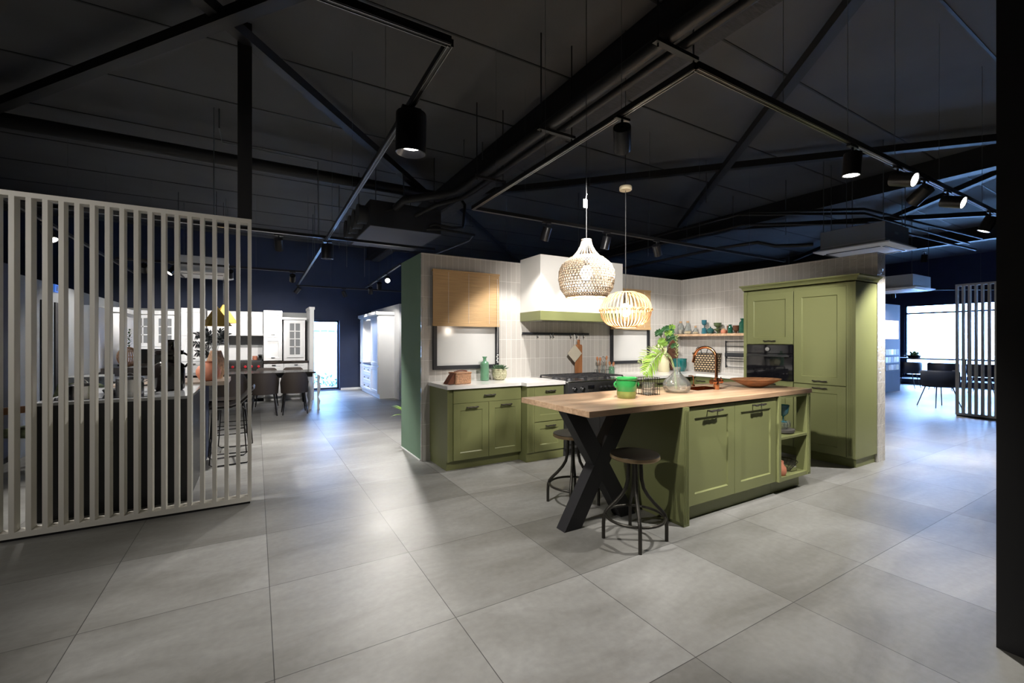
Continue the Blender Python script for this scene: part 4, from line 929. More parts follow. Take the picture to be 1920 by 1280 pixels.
for i in range(19):
    a = -PI / 2 * 0.86 + PI * 0.86 * i / 18; prof2.append((R2 * math.cos(a) ** 0.6, H2 / 2 + H2 / 2 * math.sin(a) / math.sin(PI / 2 * 0.86)))
b = nb()
for k in range(38):
    a = 2 * PI * k / 38; ca, sa = math.cos(a), math.sin(a)
    rows = []
    for r, z in prof2:
        c_ = Vector((r * ca, r * sa, z)); sd = Vector((-sa, ca, 0)) * 0.0052; o_ = Vector((ca, sa, 0)) * 0.0018
        rows.append([b.verts.new(c_ - sd - o_), b.verts.new(c_ + sd - o_), b.verts.new(c_ + sd + o_), b.verts.new(c_ - sd + o_)])
    for A, B_ in zip(rows, rows[1:]):
        for i in range(4): j = (i + 1) % 4; b.faces.new((A[i], A[j], B_[j], B_[i]))
obj('cane_shade', b, 'cane', t)
b = nb()
for s in (0, PI, PI / 2):
    tube(b, [((R2 + 0.004 + 0.005 * math.cos(38 * a + s)) * math.cos(a), (R2 + 0.004 + 0.005 * math.cos(38 * a + s)) * math.sin(a), H2 / 2 + 0.008 * math.sin(19 * a + s)) for a in [2 * PI * i / 228 for i in range(228)]], 0.0042, 5, True)
obj('braided_band', b, 'cane', t)
for z_, r_ in ((0.0, prof2[0][0]), (H2, prof2[-1][0])):
    b = nb(); ring(b, (0, 0), r_ + 0.004, 0.006, 48, 6, z_); obj('ring', b, 'cane', t, 50)
b = nb(); lathe(b, [(0, 0.09), (0.025, 0.095), (0.055, 0.14), (0.05, 0.175), (0.02, 0.205), (0, 0.21)], (0, 0), 24); obj('bulb', b, 'bulb', t, 40)
b = nb(); cyl(b, (0, 0, 0.205), (0, 0, H2), 0.018, 0.018, 14)
for s in (-1, 1): tube(b, [(0, 0, H2 - 0.005), (s * prof2[-1][0], 0, H2)], 0.003, 5)
obj('socket', b, 'cord', t, 40)
b = nb(); cyl(b, (0, 0, H2), (0, 0, ZC - 1.505), 0.003, 0.003, 6); obj('cord', b, 'cord', t)
b = nb(); lathe(b, [(0, 1.195), (0.05, 1.195), (0.054, 1.20), (0.054, 1.225), (0.05, 1.23), (0, 1.23)], (0, 0), 28); obj('canopy', b, 'canopy', t, 40)
plamp(t, 0.05, 7.0, (1, 0.88, 0.74))
# ------------------------------------------------------------------ lighting tracks and spotlights
ZR = 2.72
def track(label, pts, closed=False, wires=(), name='lighting_track'):
    t = thing(name, label, 'lighting track', (pts[0][0], pts[0][1], ZR)); o = Vector((pts[0][0], pts[0][1], 0))
    q = [Vector((p[0], p[1], 0)) - o for p in pts]
    b = nb()
    for a, c in zip(q, q[1:]): bar(b, a, c, 0.034, 0.034)
    obj('profile', b, 'track', t)
    b = nb()
    for a, c in zip(q, q[1:]):
        d = (c - a).normalized(); n_ = Vector((-d.y, d.x, 0)) * 0.010
        for s in (-1, 1): bar(b, a + n_ * s + Up * -0.0185, c + n_ * s + Up * -0.0185, 0.003, 0.0035)
    obj('conductor', b, 'wire', t)
    if wires:
        b = nb()
        for x, y in wires: cyl(b, (x - o.x, y - o.y, 0.017), (x - o.x, y - o.y, ZC - ZR), 0.0016, 0.0016, 5)
        obj('suspension_wire', b, 'rod', t)
    return t
track('black lighting track forming a rectangle above the green kitchen, with corner over the island', [(8.2, 1.385), (1.85, 1.385), (1.88, 3.99), (7.6, 3.99)],
      wires=[(2.62, 1.385), (3.4, 1.385), (4.15, 1.385), (5.05, 1.385), (6.2, 1.385), (1.86, 1.9), (1.87, 2.7), (1.88, 3.5), (2.5, 3.99), (3.4, 3.99), (4.4, 3.99), (5.4, 3.99), (6.6, 3.99)])
track('long black lighting track running away above the walkway, with corner near the ceiling front', [(-3.2, 1.83), (0.75, 1.83), (0.86, 11.6), (6.5, 11.6)],
      wires=[(-1.0, 1.83), (0.2, 1.83), (0.76, 3.0), (0.78, 4.3), (0.80, 5.7), (0.82, 7.3), (0.84, 9.0), (1.6, 11.6), (3.0, 11.6)])
track('black lighting track beyond the green end panel, with spotlights over the white hutch', [(5.5, 7.5), (2.16, 7.5), (2.35, 11.2)], wires=[(2.2, 8.2), (2.25, 9.4), (2.3, 10.6), (3.5, 7.5)])
track('black lighting track above the dark island and pots, seen through the slatted screen', [(-2.0, 2.5), (-2.05, 11.2)], wires=[(-2.0, 4.0), (-2.0, 5.5), (-2.0, 7.4), (-2.0, 9.0)])
track('far lighting track crossing above the white kitchen and dining table', [(-1.95, 9.3), (-0.2, 9.3), (0.8, 9.3)], wires=[(-1.5, 9.3), (0.0, 9.3)])
track('lighting track near the far shop window behind the second slatted screen', [(10.4, 7.2), (14.5, 4.6), (18.6, 2.0)], wires=[(12.0, 6.2), (14.0, 4.9), (16.0, 3.6)])
track('lighting track crossing in front of the bright shop window', [(13.5, 6.9), (18.6, 6.9)], wires=[(15.0, 6.9), (17.0, 6.9)])
def spot(label, x, y, tx, ty, tz=0.0, power=120, cone=62, r=0.052, ln=0.15, col=(1.0, 0.95, 0.89), lit=True, z=ZR, blend=0.5, soft=0.035, rec=0.010):
    t = thing('spotlight', label, 'spotlight', (x, y, z), group='black cylinder spotlights on the ceiling tracks')
    b = nb(); box(b, -0.055, 0.055, -0.014, 0.014, -0.034, -0.0175); obj('adapter', b, 'blacksatin', t, bevel=0.003)
    piv = Vector((0, 0, -0.11)); b = nb(); cyl(b, (0, 0, -0.03), piv, 0.008, 0.008, 10); obj('stem', b, 'blacksatin', t, 40)
    d = (Vector((tx, ty, tz)) - Vector((x, y, z)) - piv).normalized(); top = piv - d * ln * 0.25; end = top + d * ln
    b = nb(); u, w = frame_dirs(d); n = 28
    rings = []
    for p, rr_ in ((top, r * 0.2), (top, r * 0.97), (top + d * 0.004, r), (end, r), (end, r * 0.93), (end - d * rec, r * (0.86 if rec < 0.02 else 0.62)), (end - d * (rec + 0.001), 0.0)):
        rings.append([b.verts.new(p + (u * math.cos(2 * PI * i / n) + w * math.sin(2 * PI * i / n)) * max(rr_, 1e-4)) for i in range(n)])
    for A, B_ in zip(rings, rings[1:]):
        for i in range(n): j = (i + 1) % n; b.faces.new((A[i], A[j], B_[j], B_[i]))
    h_ = obj('housing', b, 'blacksatin', t, 40)
    b = nb(); cyl(b, end - d * (rec - 0.001), end - d * (rec - 0.006), r * (0.84 if rec < 0.02 else 0.60), r * (0.84 if rec < 0.02 else 0.60), 24); obj('lens', b, 'lampwhite' if lit else 'lampin', t, 40)
    if lit and power:
        l = bpy.data.lights.new('lamp', 'SPOT'); l.energy = power * POW; l.color = col; l.spot_size = R(cone); l.spot_blend = blend; l.shadow_soft_size = soft
        o = bpy.data.objects.new('lamp', l); C.objects.link(o); o.parent = t; o.location = end + d * 0.004
        o.rotation_euler = (-d).to_track_quat('Z', 'Y').to_euler()
    return t
# ------------------------------------------------------------------ spotlights
spot('lit spotlight pointing down over the island doors, nearest the track corner', 3.47, 1.385, 3.40, 1.55, 0, 175, 80)
spot('brightest spotlight, tilted away along the track over the walkway, second from the corner', 4.20, 1.385, 3.95, -1.42, 1.55, 90, 70)
spot('unlit-looking spotlight tilted towards the tall cabinets, third from the corner', 4.72, 1.385, 5.6, 3.6, 1.0, 70, 50)
spot('lit spotlight tilted along the track, fourth from the corner', 5.25, 1.385, 5.05, -1.42, 1.55, 90, 70)
spot('lit spotlight pointing straight down, farthest along the front track', 6.45, 1.385, 6.15, 2.5, 0, 200, 84)
spot('dark spotlight hanging from the side arm of the track, above the wooden bowl', 1.865, 1.90, 3.3, 3.3, 1.3, 190, 90)
spot('spotlight aimed at the tiled wall, first of the row in front of the hood', 2.78, 3.99, 2.65, 4.87, 0.6, 52, 80)
spot('spotlight aimed at the range, middle of the row in front of the hood', 3.66, 3.99, 3.55, 4.45, 1.0, 45, 74)
spot('spotlight aimed at the corner counter, last of the row in front of the hood', 4.53, 3.99, 5.7, 4.5, 0.9, 66, 80)
spot('biggest black cylinder downlight, hanging close above the walkway', 0.757, 2.42, 0.78, 2.6, 0, 95, 84, r=0.085, ln=0.22, rec=0.04)
spot('black cylinder downlight farther along the walkway, above the end of the slatted screen', 0.81, 6.20, 0.8, 6.3, 0, 130, 84, r=0.075, ln=0.19, rec=0.035)
spot('small tilted spotlight at the far end of the walkway track', 0.86, 11.4, -0.2, 12.0, 1.2, 120, 60)
spot('bright spotlight aimed at the walkway floor, beyond the green end panel', 2.22, 8.6, 1.0, 4.2, 0, 185, 60, soft=0.09)
spot('unlit-looking spotlight above the white hutch, first on its track', 2.30, 9.6, 2.75, 11.5, 0.8, 60, 66)
spot('spotlight above the white hutch, second on its track', 2.33, 10.6, 2.75, 12.2, 0.8, 40, 66)
spot('spotlight on the far cross track in front of the garden window', 1.9, 11.6, 2.7, 12.0, 0.8, 90, 60)
spot('small spotlight on the thin track behind the post', 0.25, 6.35, 0.6, 8.0, 0, 110, 70, z=2.768)
spot('lit spotlight above the steel pots, seen between the slats', -2.01, 5.0, -1.1, 5.3, 0.9, 90, 66)
spot('spotlight above the dark jug, seen between the slats', -2.03, 6.9, -1.0, 6.2, 0.9, 80, 66)
spot('spotlight over the white glazed cabinets, seen between the slats', -1.6, 9.3, -1.8, 11.7, 1.2, 75, 74)
spot('spotlight over the white chimney hood of the far kitchen', -0.4, 9.3, -0.4, 11.6, 1.2, 85, 80)
spot('spotlight over the far dining chairs', 0.6, 9.3, 0.7, 11.6, 1.0, 75, 80)
spot('spotlight above the walkway between the two slatted screens', 8.0, 1.385, 8.3, 2.3, 0, 200, 80)
spot('lit round downlight hanging before the far shop window, above the second slatted screen', 11.6, 3.4, 11.9, 3.8, 0, 140, 80, z=3.2)
spot('dark spotlight on the track above the far armchair', 12.4, 5.95, 12.2, 4.0, 0, 80, 60)
spot('second dark spotlight on the track above the far armchair', 14.2, 4.78, 15.2, 5.0, 1.4, 60, 60)
spot('spotlight on the track crossing the bright shop window', 15.6, 6.9, 15.3, 5.2, 1.2, 60, 60)
spot('added unseen spotlight on the long front track, brightening the slatted screen', -2.5, 1.83, -1.2, 4.3, 1.3, 45, 90)  # added fill lamp out of view, lights the front of the screen
spot('added unseen spotlight on the front track, brightening the stools and crossed leg', -1.7, 1.83, 2.4, 2.35, 0.4, 95, 52)  # added lamp out of view, lifts the dark island end, leg and stools
spot('added spotlight above the dining table, brightening the long side wall', -1.2, 9.3, -2.4, 8.6, 1.0, 70, 80)  # extra lamp added to brighten the side wall behind the slats
# warm light dot on a far wall
vessel('wall_lamp', 'small glowing brass wall lamp beside the far shop window', 'lamp', [(0, -0.05), (0.045, -0.03), (0.05, 0.0), (0.045, 0.03), (0, 0.05)], 'bulb', (18.95, 6.75, 1.95), 16)
# ------------------------------------------------------------------ roof steel and services
b = nb(); box(b, 2.80, 2.88, -3.0, 13.2, 3.78, ZC - 0.002); box(b, 2.74, 2.92, -3.0, 13.2, 3.765, 3.78); solo('roof_beam', 'deep black steel roof beam running away above the hood', 'beam', b, 'steelblack', smooth=None)['kind'] = 'structure'
b = nb(); box(b, 2.93, 3.15, -3.0, 13.2, 3.74, 3.80); solo('concrete_strip', 'rough dark concrete strip beside the deep roof beam', 'beam', b, 'concrete', smooth=None)['kind'] = 'structure'
b = nb(); tube(b, [(2.27, -3, 3.32), (2.27, 5.0, 3.32), (2.22, 5.2, 3.30), (2.0, 5.45, 3.28), (1.7, 5.75, 3.26), (1.66, 6.0, 3.22)], 0.050, 12); solo('service_pipe', 'thick black insulated pipe running beside the roof beam to the air handler', 'pipe', b, 'steelblack', smooth=50)
b = nb(); tube(b, [(2.42, -3, 3.32), (2.42, 5.1, 3.32), (2.36, 5.35, 3.28), (2.1, 5.6, 3.22), (1.95, 6.03, 3.16)], 0.032, 10); solo('service_pipe', 'thinner black pipe running next to the thick insulated one', 'pipe', b, 'steelblack', smooth=50)
for k, y in enumerate((0.6, 1.9, 3.2, 4.5)):
    b = nb(); box(b, 2.14, 2.54, y - 0.02, y + 0.02, 3.245, 3.27)
    for x in (2.17, 2.51): cyl(b, (x, y, 3.22), (x, y, ZC), 0.006, 0.006, 6)
    solo('pipe_hanger', 'black pipe hanger %s' % ('over the camera side of the kitchen', 'above the island worktop', 'above the stools and range', 'just before the pipes bend to the air handler')[k], 'hanger', b, 'steelblack', smooth=None, group='pipe hangers')
b = nb(); tube(b, [(-8, 7.0, 3.82), (2.78, 7.0, 3.82)], 0.085, 14); solo('air_duct', 'long round black duct crossing under the ceiling to the roof beam', 'duct', b, 'steelblack', smooth=50)
BR = [((3.2, 6.95), (8.6, 1.15), 'flat black roof brace slanting over the tall cabinets'),
      ((3.2, 0.80), (8.0, 6.4), 'black roof brace crossing the flat one above the corner'),
      ((-1.1, 3.15), (2.78, 7.6), 'heavy black roof brace slanting from the post to the roof beam'),
      ((-4.2, 9.1), (0.5, 3.18), 'black roof brace crossing above the slatted screen'),
      ((3.2, 7.65), (7.5, 12.3), 'black roof brace beyond the kitchen partition'),
      ((9.0, 6.0), (14.5, 0.8), 'black roof brace above the far aisle'),
      ((9.2, 1.4), (14.6, 7.4), 'second black roof brace above the far aisle')]
for i, (p, q, lb) in enumerate(BR):
    b = nb(); z = 3.95 - 0.05 * (i % 2); bar(b, (p[0], p[1], z), (q[0], q[1], z), 0.10, 0.09); solo('roof_brace', lb, 'brace', b, 'steelblack', smooth=None, group='roof braces')
b = nb(); box(b, 8.75, 8.83, -3.0, 13.2, 3.78, ZC - 0.002); box(b, 8.69, 8.89, -3.0, 13.2, 3.765, 3.78); solo('roof_beam', 'black roof beam beyond the tall cabinets', 'beam', b, 'steelblack', smooth=None)['kind'] = 'structure'
b = nb(); box(b, 14.75, 14.83, -3.0, 13.2, 3.78, ZC - 0.002); box(b, 14.69, 14.89, -3.0, 13.2, 3.765, 3.78); solo('roof_beam', 'black roof beam above the far aisle', 'beam', b, 'steelblack', smooth=None)['kind'] = 'structure'
b = nb(); box(b, -0.135, -0.03, 4.36, 4.46, 2.425, ZC); solo('steel_post', 'square black steel post rising from the end of the slatted screen', 'post', b, 'steelblack', smooth=None)['kind'] = 'structure'
b = nb(); box(b, 14.6, 14.85, 2.6, 2.85, 0, ZC); solo('steel_post', 'dark steel post near the far shop window', 'post', b, 'navy', smooth=None)['kind'] = 'structure'
# rear cable and pipe runs over the side wall
b = nb()
for k, z in enumerate((3.45, 3.30, 3.52)):
    tube(b, [(6.8 + 0.12 * k, 9.5, z), (6.8 + 0.12 * k, 4.3, z), (8.4, 3.2, z - 0.02), (13.0, 3.1 - 0.1 * k, z)], 0.022, 8)
solo('pipe_bundle', 'bundle of thin black pipes curving behind the tiled side wall', 'pipes', b, 'steelblack', smooth=50)
b = nb(); tube(b, [(6.7, 6.8, 2.92), (6.75, 4.6, 2.95), (7.0, 4.1, 2.98), (7.15, 3.9, 2.90), (7.2, 3.6, 2.86), (7.35, 3.45, 2.86)], 0.028, 10); solo('service_pipe', 'black pipe with elbows leading to the ceiling air conditioner above the side wall', 'pipe', b, 'steelblack', smooth=50)
b = nb()
tube(b, [(-0.37, 6.1, 4.08), (-0.37, 6.1, 3.86), (-0.36, 6.42, 3.82), (0.72, 6.42, 3.80), (0.73, 6.42, 2.76)], 0.008, 6); tube(b, [(-0.42, 6.1, 4.08), (-0.42, 6.1, 2.76)], 0.006, 6)
solo('cable_conduit', 'thin grey cable conduit dropping from the ceiling behind the post', 'conduit', b, 'rod', smooth=50)
b = nb(); box(b, -0.07, 0.07, -0.03, 0.03, -0.02, 0.0); solo('ceiling_sensor', 'small cream sensor plate on the dark ceiling', 'sensor', b, 'canopy', (-1.58, 7.82, ZC), R(-20), smooth=None)
b = nb(); box(b, -3.2, 2.35, 6.33, 6.37, 2.765, 2.80); solo('cable_tray', 'thin dark cable tray crossing in front of the air handler', 'cable tray', b, 'track', smooth=None)
G = 'threaded ceiling rods'
ROD = ['over the tiled corner, reaching down behind the side wall', 'short, above the oak shelf and corner', 'tall, above the oven tower cabinet', 'longest, just before the air conditioner over the side wall', 'behind the air conditioner, over the tall cabinet',
       'beyond the air conditioner, beneath the brightest spotlight', 'long, beyond the walkway downlight and above the dining chairs', 'long, beside the one above the dining chairs but farther back', 'beyond the walkway, in front of the black air handler', 'far back above the white hutch',
       'above the hood end nearest the tiled corner, far back', 'short, near the crossing of the two roof braces', 'short, beside the deep roof beam past the pipes', 'short, second beside the deep roof beam past the pipes', 'just behind the black air handler',
       'beyond the back partition above the hood', 'beyond the back partition above the first bamboo blind', 'behind the green end panel above its lighting track']
for i, (x, y, z) in enumerate([(7.74, 6.02, 3.27), (7.72, 4.98, 3.48), (7.72, 4.04, 3.18), (7.67, 3.34, 2.75), (8.41, 3.36, 3.04), (9.64, 3.12, 3.32), (1.01, 9.54, 3.09), (1.05, 10.25, 2.97), (1.63, 9.6, 2.93), (2.55, 12.3, 3.14), (7.19, 6.56, 3.19), (5.83, 4.19, 3.46), (2.42, 5.42, 3.83), (2.67, 5.36, 3.86), (1.25, 8.1, 3.0), (5.1, 6.3, 3.0), (4.1, 7.2, 3.1), (1.9, 8.6, 3.2)]):
    b = nb(); cyl(b, (0, 0, z - ZC), (0, 0, 0), 0.006, 0.006, 6)
    solo('threaded_rod', 'thin ceiling rod ' + ROD[i], 'rod', b, 'rod', (x, y, ZC), group=G, smooth=None)
# ------------------------------------------------------------------ air conditioning
t = thing('air_handler', 'big black ducted air handler with flat grey underside hanging beyond the walkway', 'air conditioner', (1.33, 6.08, 2.95))
b = nb(); box(b, 0.0, 1.02, 0.0, 1.36, 0.004, 0.36); obj('casing', b, 'acdark', t, bevel=0.006)
b = nb(); box(b, 0.01, 1.03, 0.0, 1.36, 0.0, 0.004); obj('underside_panel', b, 'acpanel', t)
for k in range(4):
    b = nb(); y = 0.20 + k * 0.32; cyl(b, (0.0, y, 0.19), (-0.10, y, 0.19), 0.125, 0.125, 20); cyl(b, (-0.10, y, 0.19), (-0.13, y, 0.19), 0.135, 0.135, 20); obj('duct_spigot', b, 'acdark', t, 40)
for x in (0.1, 0.95):
    for y in (0.1, 1.26):
        b = nb(); cyl(b, (x, y, 0.36), (x, y, ZC - 2.95), 0.006, 0.006, 6); obj('rod', b, 'steelblack', t)
b = nb(); tube(b, [(0.85, 0.0, 0.10), (0.9, -0.06, 0.12), (1.15, -0.08, 0.10), (1.35, -0.05, 0.14), (1.40, 0.0, 0.5), (1.45, 0.3, 0.7)], 0.022, 8); tube(b, [(0.80, 0.0, 0.05), (0.95, -0.10, 0.05), (1.50, -0.12, 0.03), (1.60, 0.25, 0.03), (1.5, 1.6, 0.03)], 0.018, 8); obj('refrigerant_pipe', b, 'steelblack', t, 50)
b = nb(); tube(b, [(0.45, -0.01, 0.8), (0.46, -0.03, 0.4), (0.40, -0.03, 0.3), (0.2, -0.02, 0.22)], 0.008, 6); obj('cable', b, 'cord', t, 50)
def cassette(label, x, y, z, rz=0.0, grey='acgrey', s=0.92, logo=False):
    t = thing('ceiling_air_conditioner', label, 'air conditioner', (x, y, z), rz)
    b = nb(); q = s / 2; lathe(b, [(0, 0.0), (0, 0.0)], (0, 0), 4) if False else None
    A = [b.verts.new(v) for v in ((-q, -q, 0.0), (q, -q, 0.0), (q, q, 0.0), (-q, q, 0.0))]; B_ = [b.verts.new(v) for v in ((-q, -q, 0.018), (q, -q, 0.018), (q, q, 0.018), (-q, q, 0.018))]
    D_ = [b.verts.new(v) for v in ((-q + 0.07, -q + 0.07, -0.028), (q - 0.07, -q + 0.07, -0.028), (q - 0.07, q - 0.07, -0.028), (-q + 0.07, q - 0.07, -0.028))]
    for P_, Q_ in ((A, B_), (D_, A)):
        for i in range(4): j = (i + 1) % 4; b.faces.new((P_[i], P_[j], Q_[j], Q_[i]))
    b.faces.new(B_); b.faces.new(D_[::-1]); obj('fascia', b, 'acwhite', t, bevel=0.003)
    for k in range(4):
        b = nb(); a = k * PI / 2
        box(b, -q + 0.14, q - 0.14, -q + 0.085, -q + 0.125, -0.034, -0.027); bmesh.ops.rotate(b, cent=(0, 0, 0), matrix=Matrix.Rotation(a, 3, 'Z'), verts=b.verts); obj('air_slot', b, 'blacksatin', t)
    b = nb(); box(b, -q + 0.07, q - 0.07, -q + 0.07, q - 0.07, 0.018, 0.30); c_ = obj('casing', b, grey, t, bevel=0.004)
    b = nb(); box(b, -q + 0.068, q - 0.068, -q + 0.068, q - 0.068, 0.06, 0.068); box(b, -0.1, 0.02, -q + 0.066, -q + 0.07, 0.16, 0.19); obj('seam', b, 'wire' if grey == 'acgrey' else grey, c_)
    for sx in (-1, 1):
        for sy in (-1, 1):
            b = nb(); cyl(b, (sx * (q - 0.1), sy * (q - 0.1), 0.30), (sx * (q - 0.1), sy * (q - 0.1), ZC - z), 0.005, 0.005, 6); obj('rod', b, 'rod', t)
    return t
cassette('white-fronted ceiling cassette air conditioner hanging above the end of the tiled side wall', 7.66, 2.92, 2.70)
cassette('white ceiling cassette air conditioner seen between the slats above the far kitchen', -0.86, 10.3, 2.66, 0, 'acwhite')
cassette('white ceiling cassette air conditioner far off near the shop window', 13.4, 4.5, 2.62, 0, 'acwhite', 1.2)
# ------------------------------------------------------------------ slatted screens
def screen(label, n, pitch, sw, sdp, h, loc, rz):
    t = thing('slatted_screen', label, 'screen', loc, rz); w = (n - 1) * pitch + sw
    b = nb()
    for k in range(n): box(b, k * pitch, k * pitch + sw, 0.001, sdp - 0.001, 0.06, h - 0.035)
    obj('slats', b, 'screen', t)
    b = nb(); box(b, 0, w, 0, sdp, h - 0.035, h); obj('top_rail', b, 'screen', t)
    b = nb(); box(b, 0, w, 0, sdp, 0.02, 0.06); obj('bottom_rail', b, 'screen', t)
    b = nb(); box(b, 0.01, w - 0.01, 0.012, sdp - 0.006, 0.0, 0.02); obj('foot_shadow', b, 'black', t)  # black strip stands in for the feet and the dark shadow under the rail
NS = 34
screen('tall off-white slatted screen standing in front of the dark island', NS, 0.0828, 0.028, 0.095, 2.42, (-0.034 - 0.028 - (NS - 1) * 0.0828, 4.34, 0), 0)
screen('shorter run of off-white slats standing before the far armchairs', 26, 0.083, 0.028, 0.095, 2.44, (11.24, 2.86, 0), -PI / 2)
# ------------------------------------------------------------------ dark island behind the screen
t = thing('dark_island', 'black kitchen island with stone top behind the slatted screen', 'kitchen island', (-1.46, 4.70, 0))
b = nb(); box(b, 0, 0.96, 0, 1.22, 0.0, 0.885); obj('body', b, 'islblack', t)
b = nb(); box(b, -0.01, 0.97, -0.012, 1.23, 0.886, 0.91); obj('top', b, 'stone', t)
b = nb()
for x in (0.32, 0.64): box(b, x - 0.0015, x + 0.0015, -0.001, 0.0, 0.02, 0.88)
obj('joint', b, 'black', t)
t = thing('breakfast_bar', 'timber-topped blue-grey breakfast bar adjoining the dark island', 'bar', (-1.30, 5.94, 0))
b = nb(); box(b, 0.3, 0.80, 0.0, 0.60, 0, 0.86); obj('body', b, 'navy', t)
b = nb(); box(b, 0.0, 1.02, -0.0, 0.75, 0.885, 0.93); obj('top', b, 'greige', t)
t = thing('induction_hob', 'black glass hob under the steel pots on the dark island', 'hob', (-1.42, 4.78, 0.91))
b = nb(); box(b, 0, 0.62, 0, 0.5, 0, 0.006); obj('glass', b, 'ovenglass', t)
def pot(label, loc, r, h, handle=False):
    t = thing('cooking_pot', label, 'pot', loc)
    b = nb(); lathe(b, [(0, 0), (r, 0), (r, h), (r + 0.004, h + 0.004), (r - 0.003, h + 0.004), (r - 0.003, 0.006), (0, 0.006)], (0, 0), 32); obj('body', b, 'steel', t, 40)
    b = nb(); lathe(b, [(r, h + 0.005), (r * 0.95, h + 0.012), (r * 0.5, h + 0.022), (0, h + 0.026)], (0, 0), 32); obj('lid', b, 'steel', t, 50)
    b = nb(); tube(b, [(0.030 * math.cos(a), 0, h + 0.024 + 0.030 * math.sin(a)) for a in [PI * i / 8 for i in range(9)]], 0.004, 6); obj('lid_handle', b, 'chrome', t, 50)
    for s in (-1, 1):
        b = nb(); tube(b, [(s * (r + 0.03 * math.sin(PI * i / 8)), -0.03 + 0.06 * i / 8, h * 0.8 + 0.012 * math.sin(PI * i / 8)) for i in range(9)], 0.004, 6); obj('side_handle', b, 'chrome', t, 50)
pot('large steel stock pot on the dark island, nearer the jug', (-0.95, 4.98, 0.916), 0.095, 0.135)
pot('smaller lidded steel pot on the dark island, nearer the timber armchair', (-1.25, 4.95, 0.916), 0.080, 0.095)
t = thing('frying_pan', 'steel pan with upward handle beside the stock pot', 'pan', (-1.08, 5.16, 0.916))
b = nb(); lathe(b, [(0, 0), (0.075, 0), (0.095, 0.04), (0.092, 0.04), (0.073, 0.004), (0, 0.004)], (0, 0), 28); obj('body', b, 'steel', t, 40)
b = nb(); tube(b, [(0.09, 0.0, 0.035), (0.17, -0.03, 0.06), (0.24, -0.05, 0.07)], 0.007, 6); obj('handle', b, 'chrome', t, 50)
t = thing('black_jug', 'tall glossy black jug-shaped vase with collar on the dark island', 'vase', (-0.72, 5.32, 0.91))
b = nb(); lathe(b, [(0, 0), (0.10, 0), (0.118, 0.02), (0.122, 0.20), (0.115, 0.245), (0.075, 0.275), (0.040, 0.295), (0.036, 0.33), (0.050, 0.34), (0.11, 0.345), (0.115, 0.365), (0.108, 0.385), (0.045, 0.39), (0.034, 0.41), (0.034, 0.47), (0.048, 0.485), (0.040, 0.487), (0.026, 0.47), (0.026, 0.35), (0, 0.3)], (0, 0), 40); obj('body', b, 'jug', t, 45)
b = nb(); tube(b, [(0.105, 0, 0.36), (0.15, 0, 0.33), (0.155, 0, 0.27), (0.118, 0, 0.22)], 0.010, 8); obj('handle', b, 'jug', t, 50)
vessel('terracotta_vase', 'round terracotta vase with short neck on the timber breakfast bar', 'vase', [(0, 0), (0.06, 0), (0.085, 0.015), (0.118, 0.075), (0.120, 0.12), (0.10, 0.165), (0.055, 0.195), (0.042, 0.205), (0.045, 0.225), (0.038, 0.225), (0.035, 0.2), (0, 0.18)], 'terracotta', (-0.47, 6.08, 0.93), 40)
t = thing('patterned_vase', 'tall faceted tan patterned vase behind the terracotta one', 'vase', (-0.42, 6.38, 0.93))
b = nb(); lathe(b, [(0, 0), (0.065, 0), (0.10, 0.10), (0.098, 0.20), (0.055, 0.34), (0.048, 0.34), (0.085, 0.2), (0, 0.05)], (0, 0), 10); obj('body', b, 'patternvase', t)
t = thing('feather_plumes', 'bunch of drooping black plumes in the tall patterned vase', 'plumes', (-0.42, 6.38, 1.20))
for k, (r_, u_) in enumerate([(-0.28, 0.15), (-0.24, 0.26), (-0.16, 0.30), (0.10, 0.30), (0.15, 0.26), (-0.25, 0.05)]):
    b = nb(); cv = bez((0, 0, -0.06), P3(r_ * 0.35, 0, u_ * 1.25), P3(r_, 0.03 * (k % 3 - 1), u_), 10)
    tube(b, cv, 0.0025, 4)
    for i in range(26):
        f = 0.35 + 0.65 * i / 25; kk = f * 10; a = int(min(9, kk)); p = cv[a].lerp(cv[a + 1], kk - a); d = (cv[a + 1] - cv[a]).normalized()
        for s in (-1, 1):
            sd = d.cross(Fw).normalized() * s
            leafblade(b, p, sd + d * 0.7 + Fw * random.uniform(-0.7, 0.7), Fw, 0.06, 0.012, 3, 0.3)
    obj('plume', b, 'feather', t)
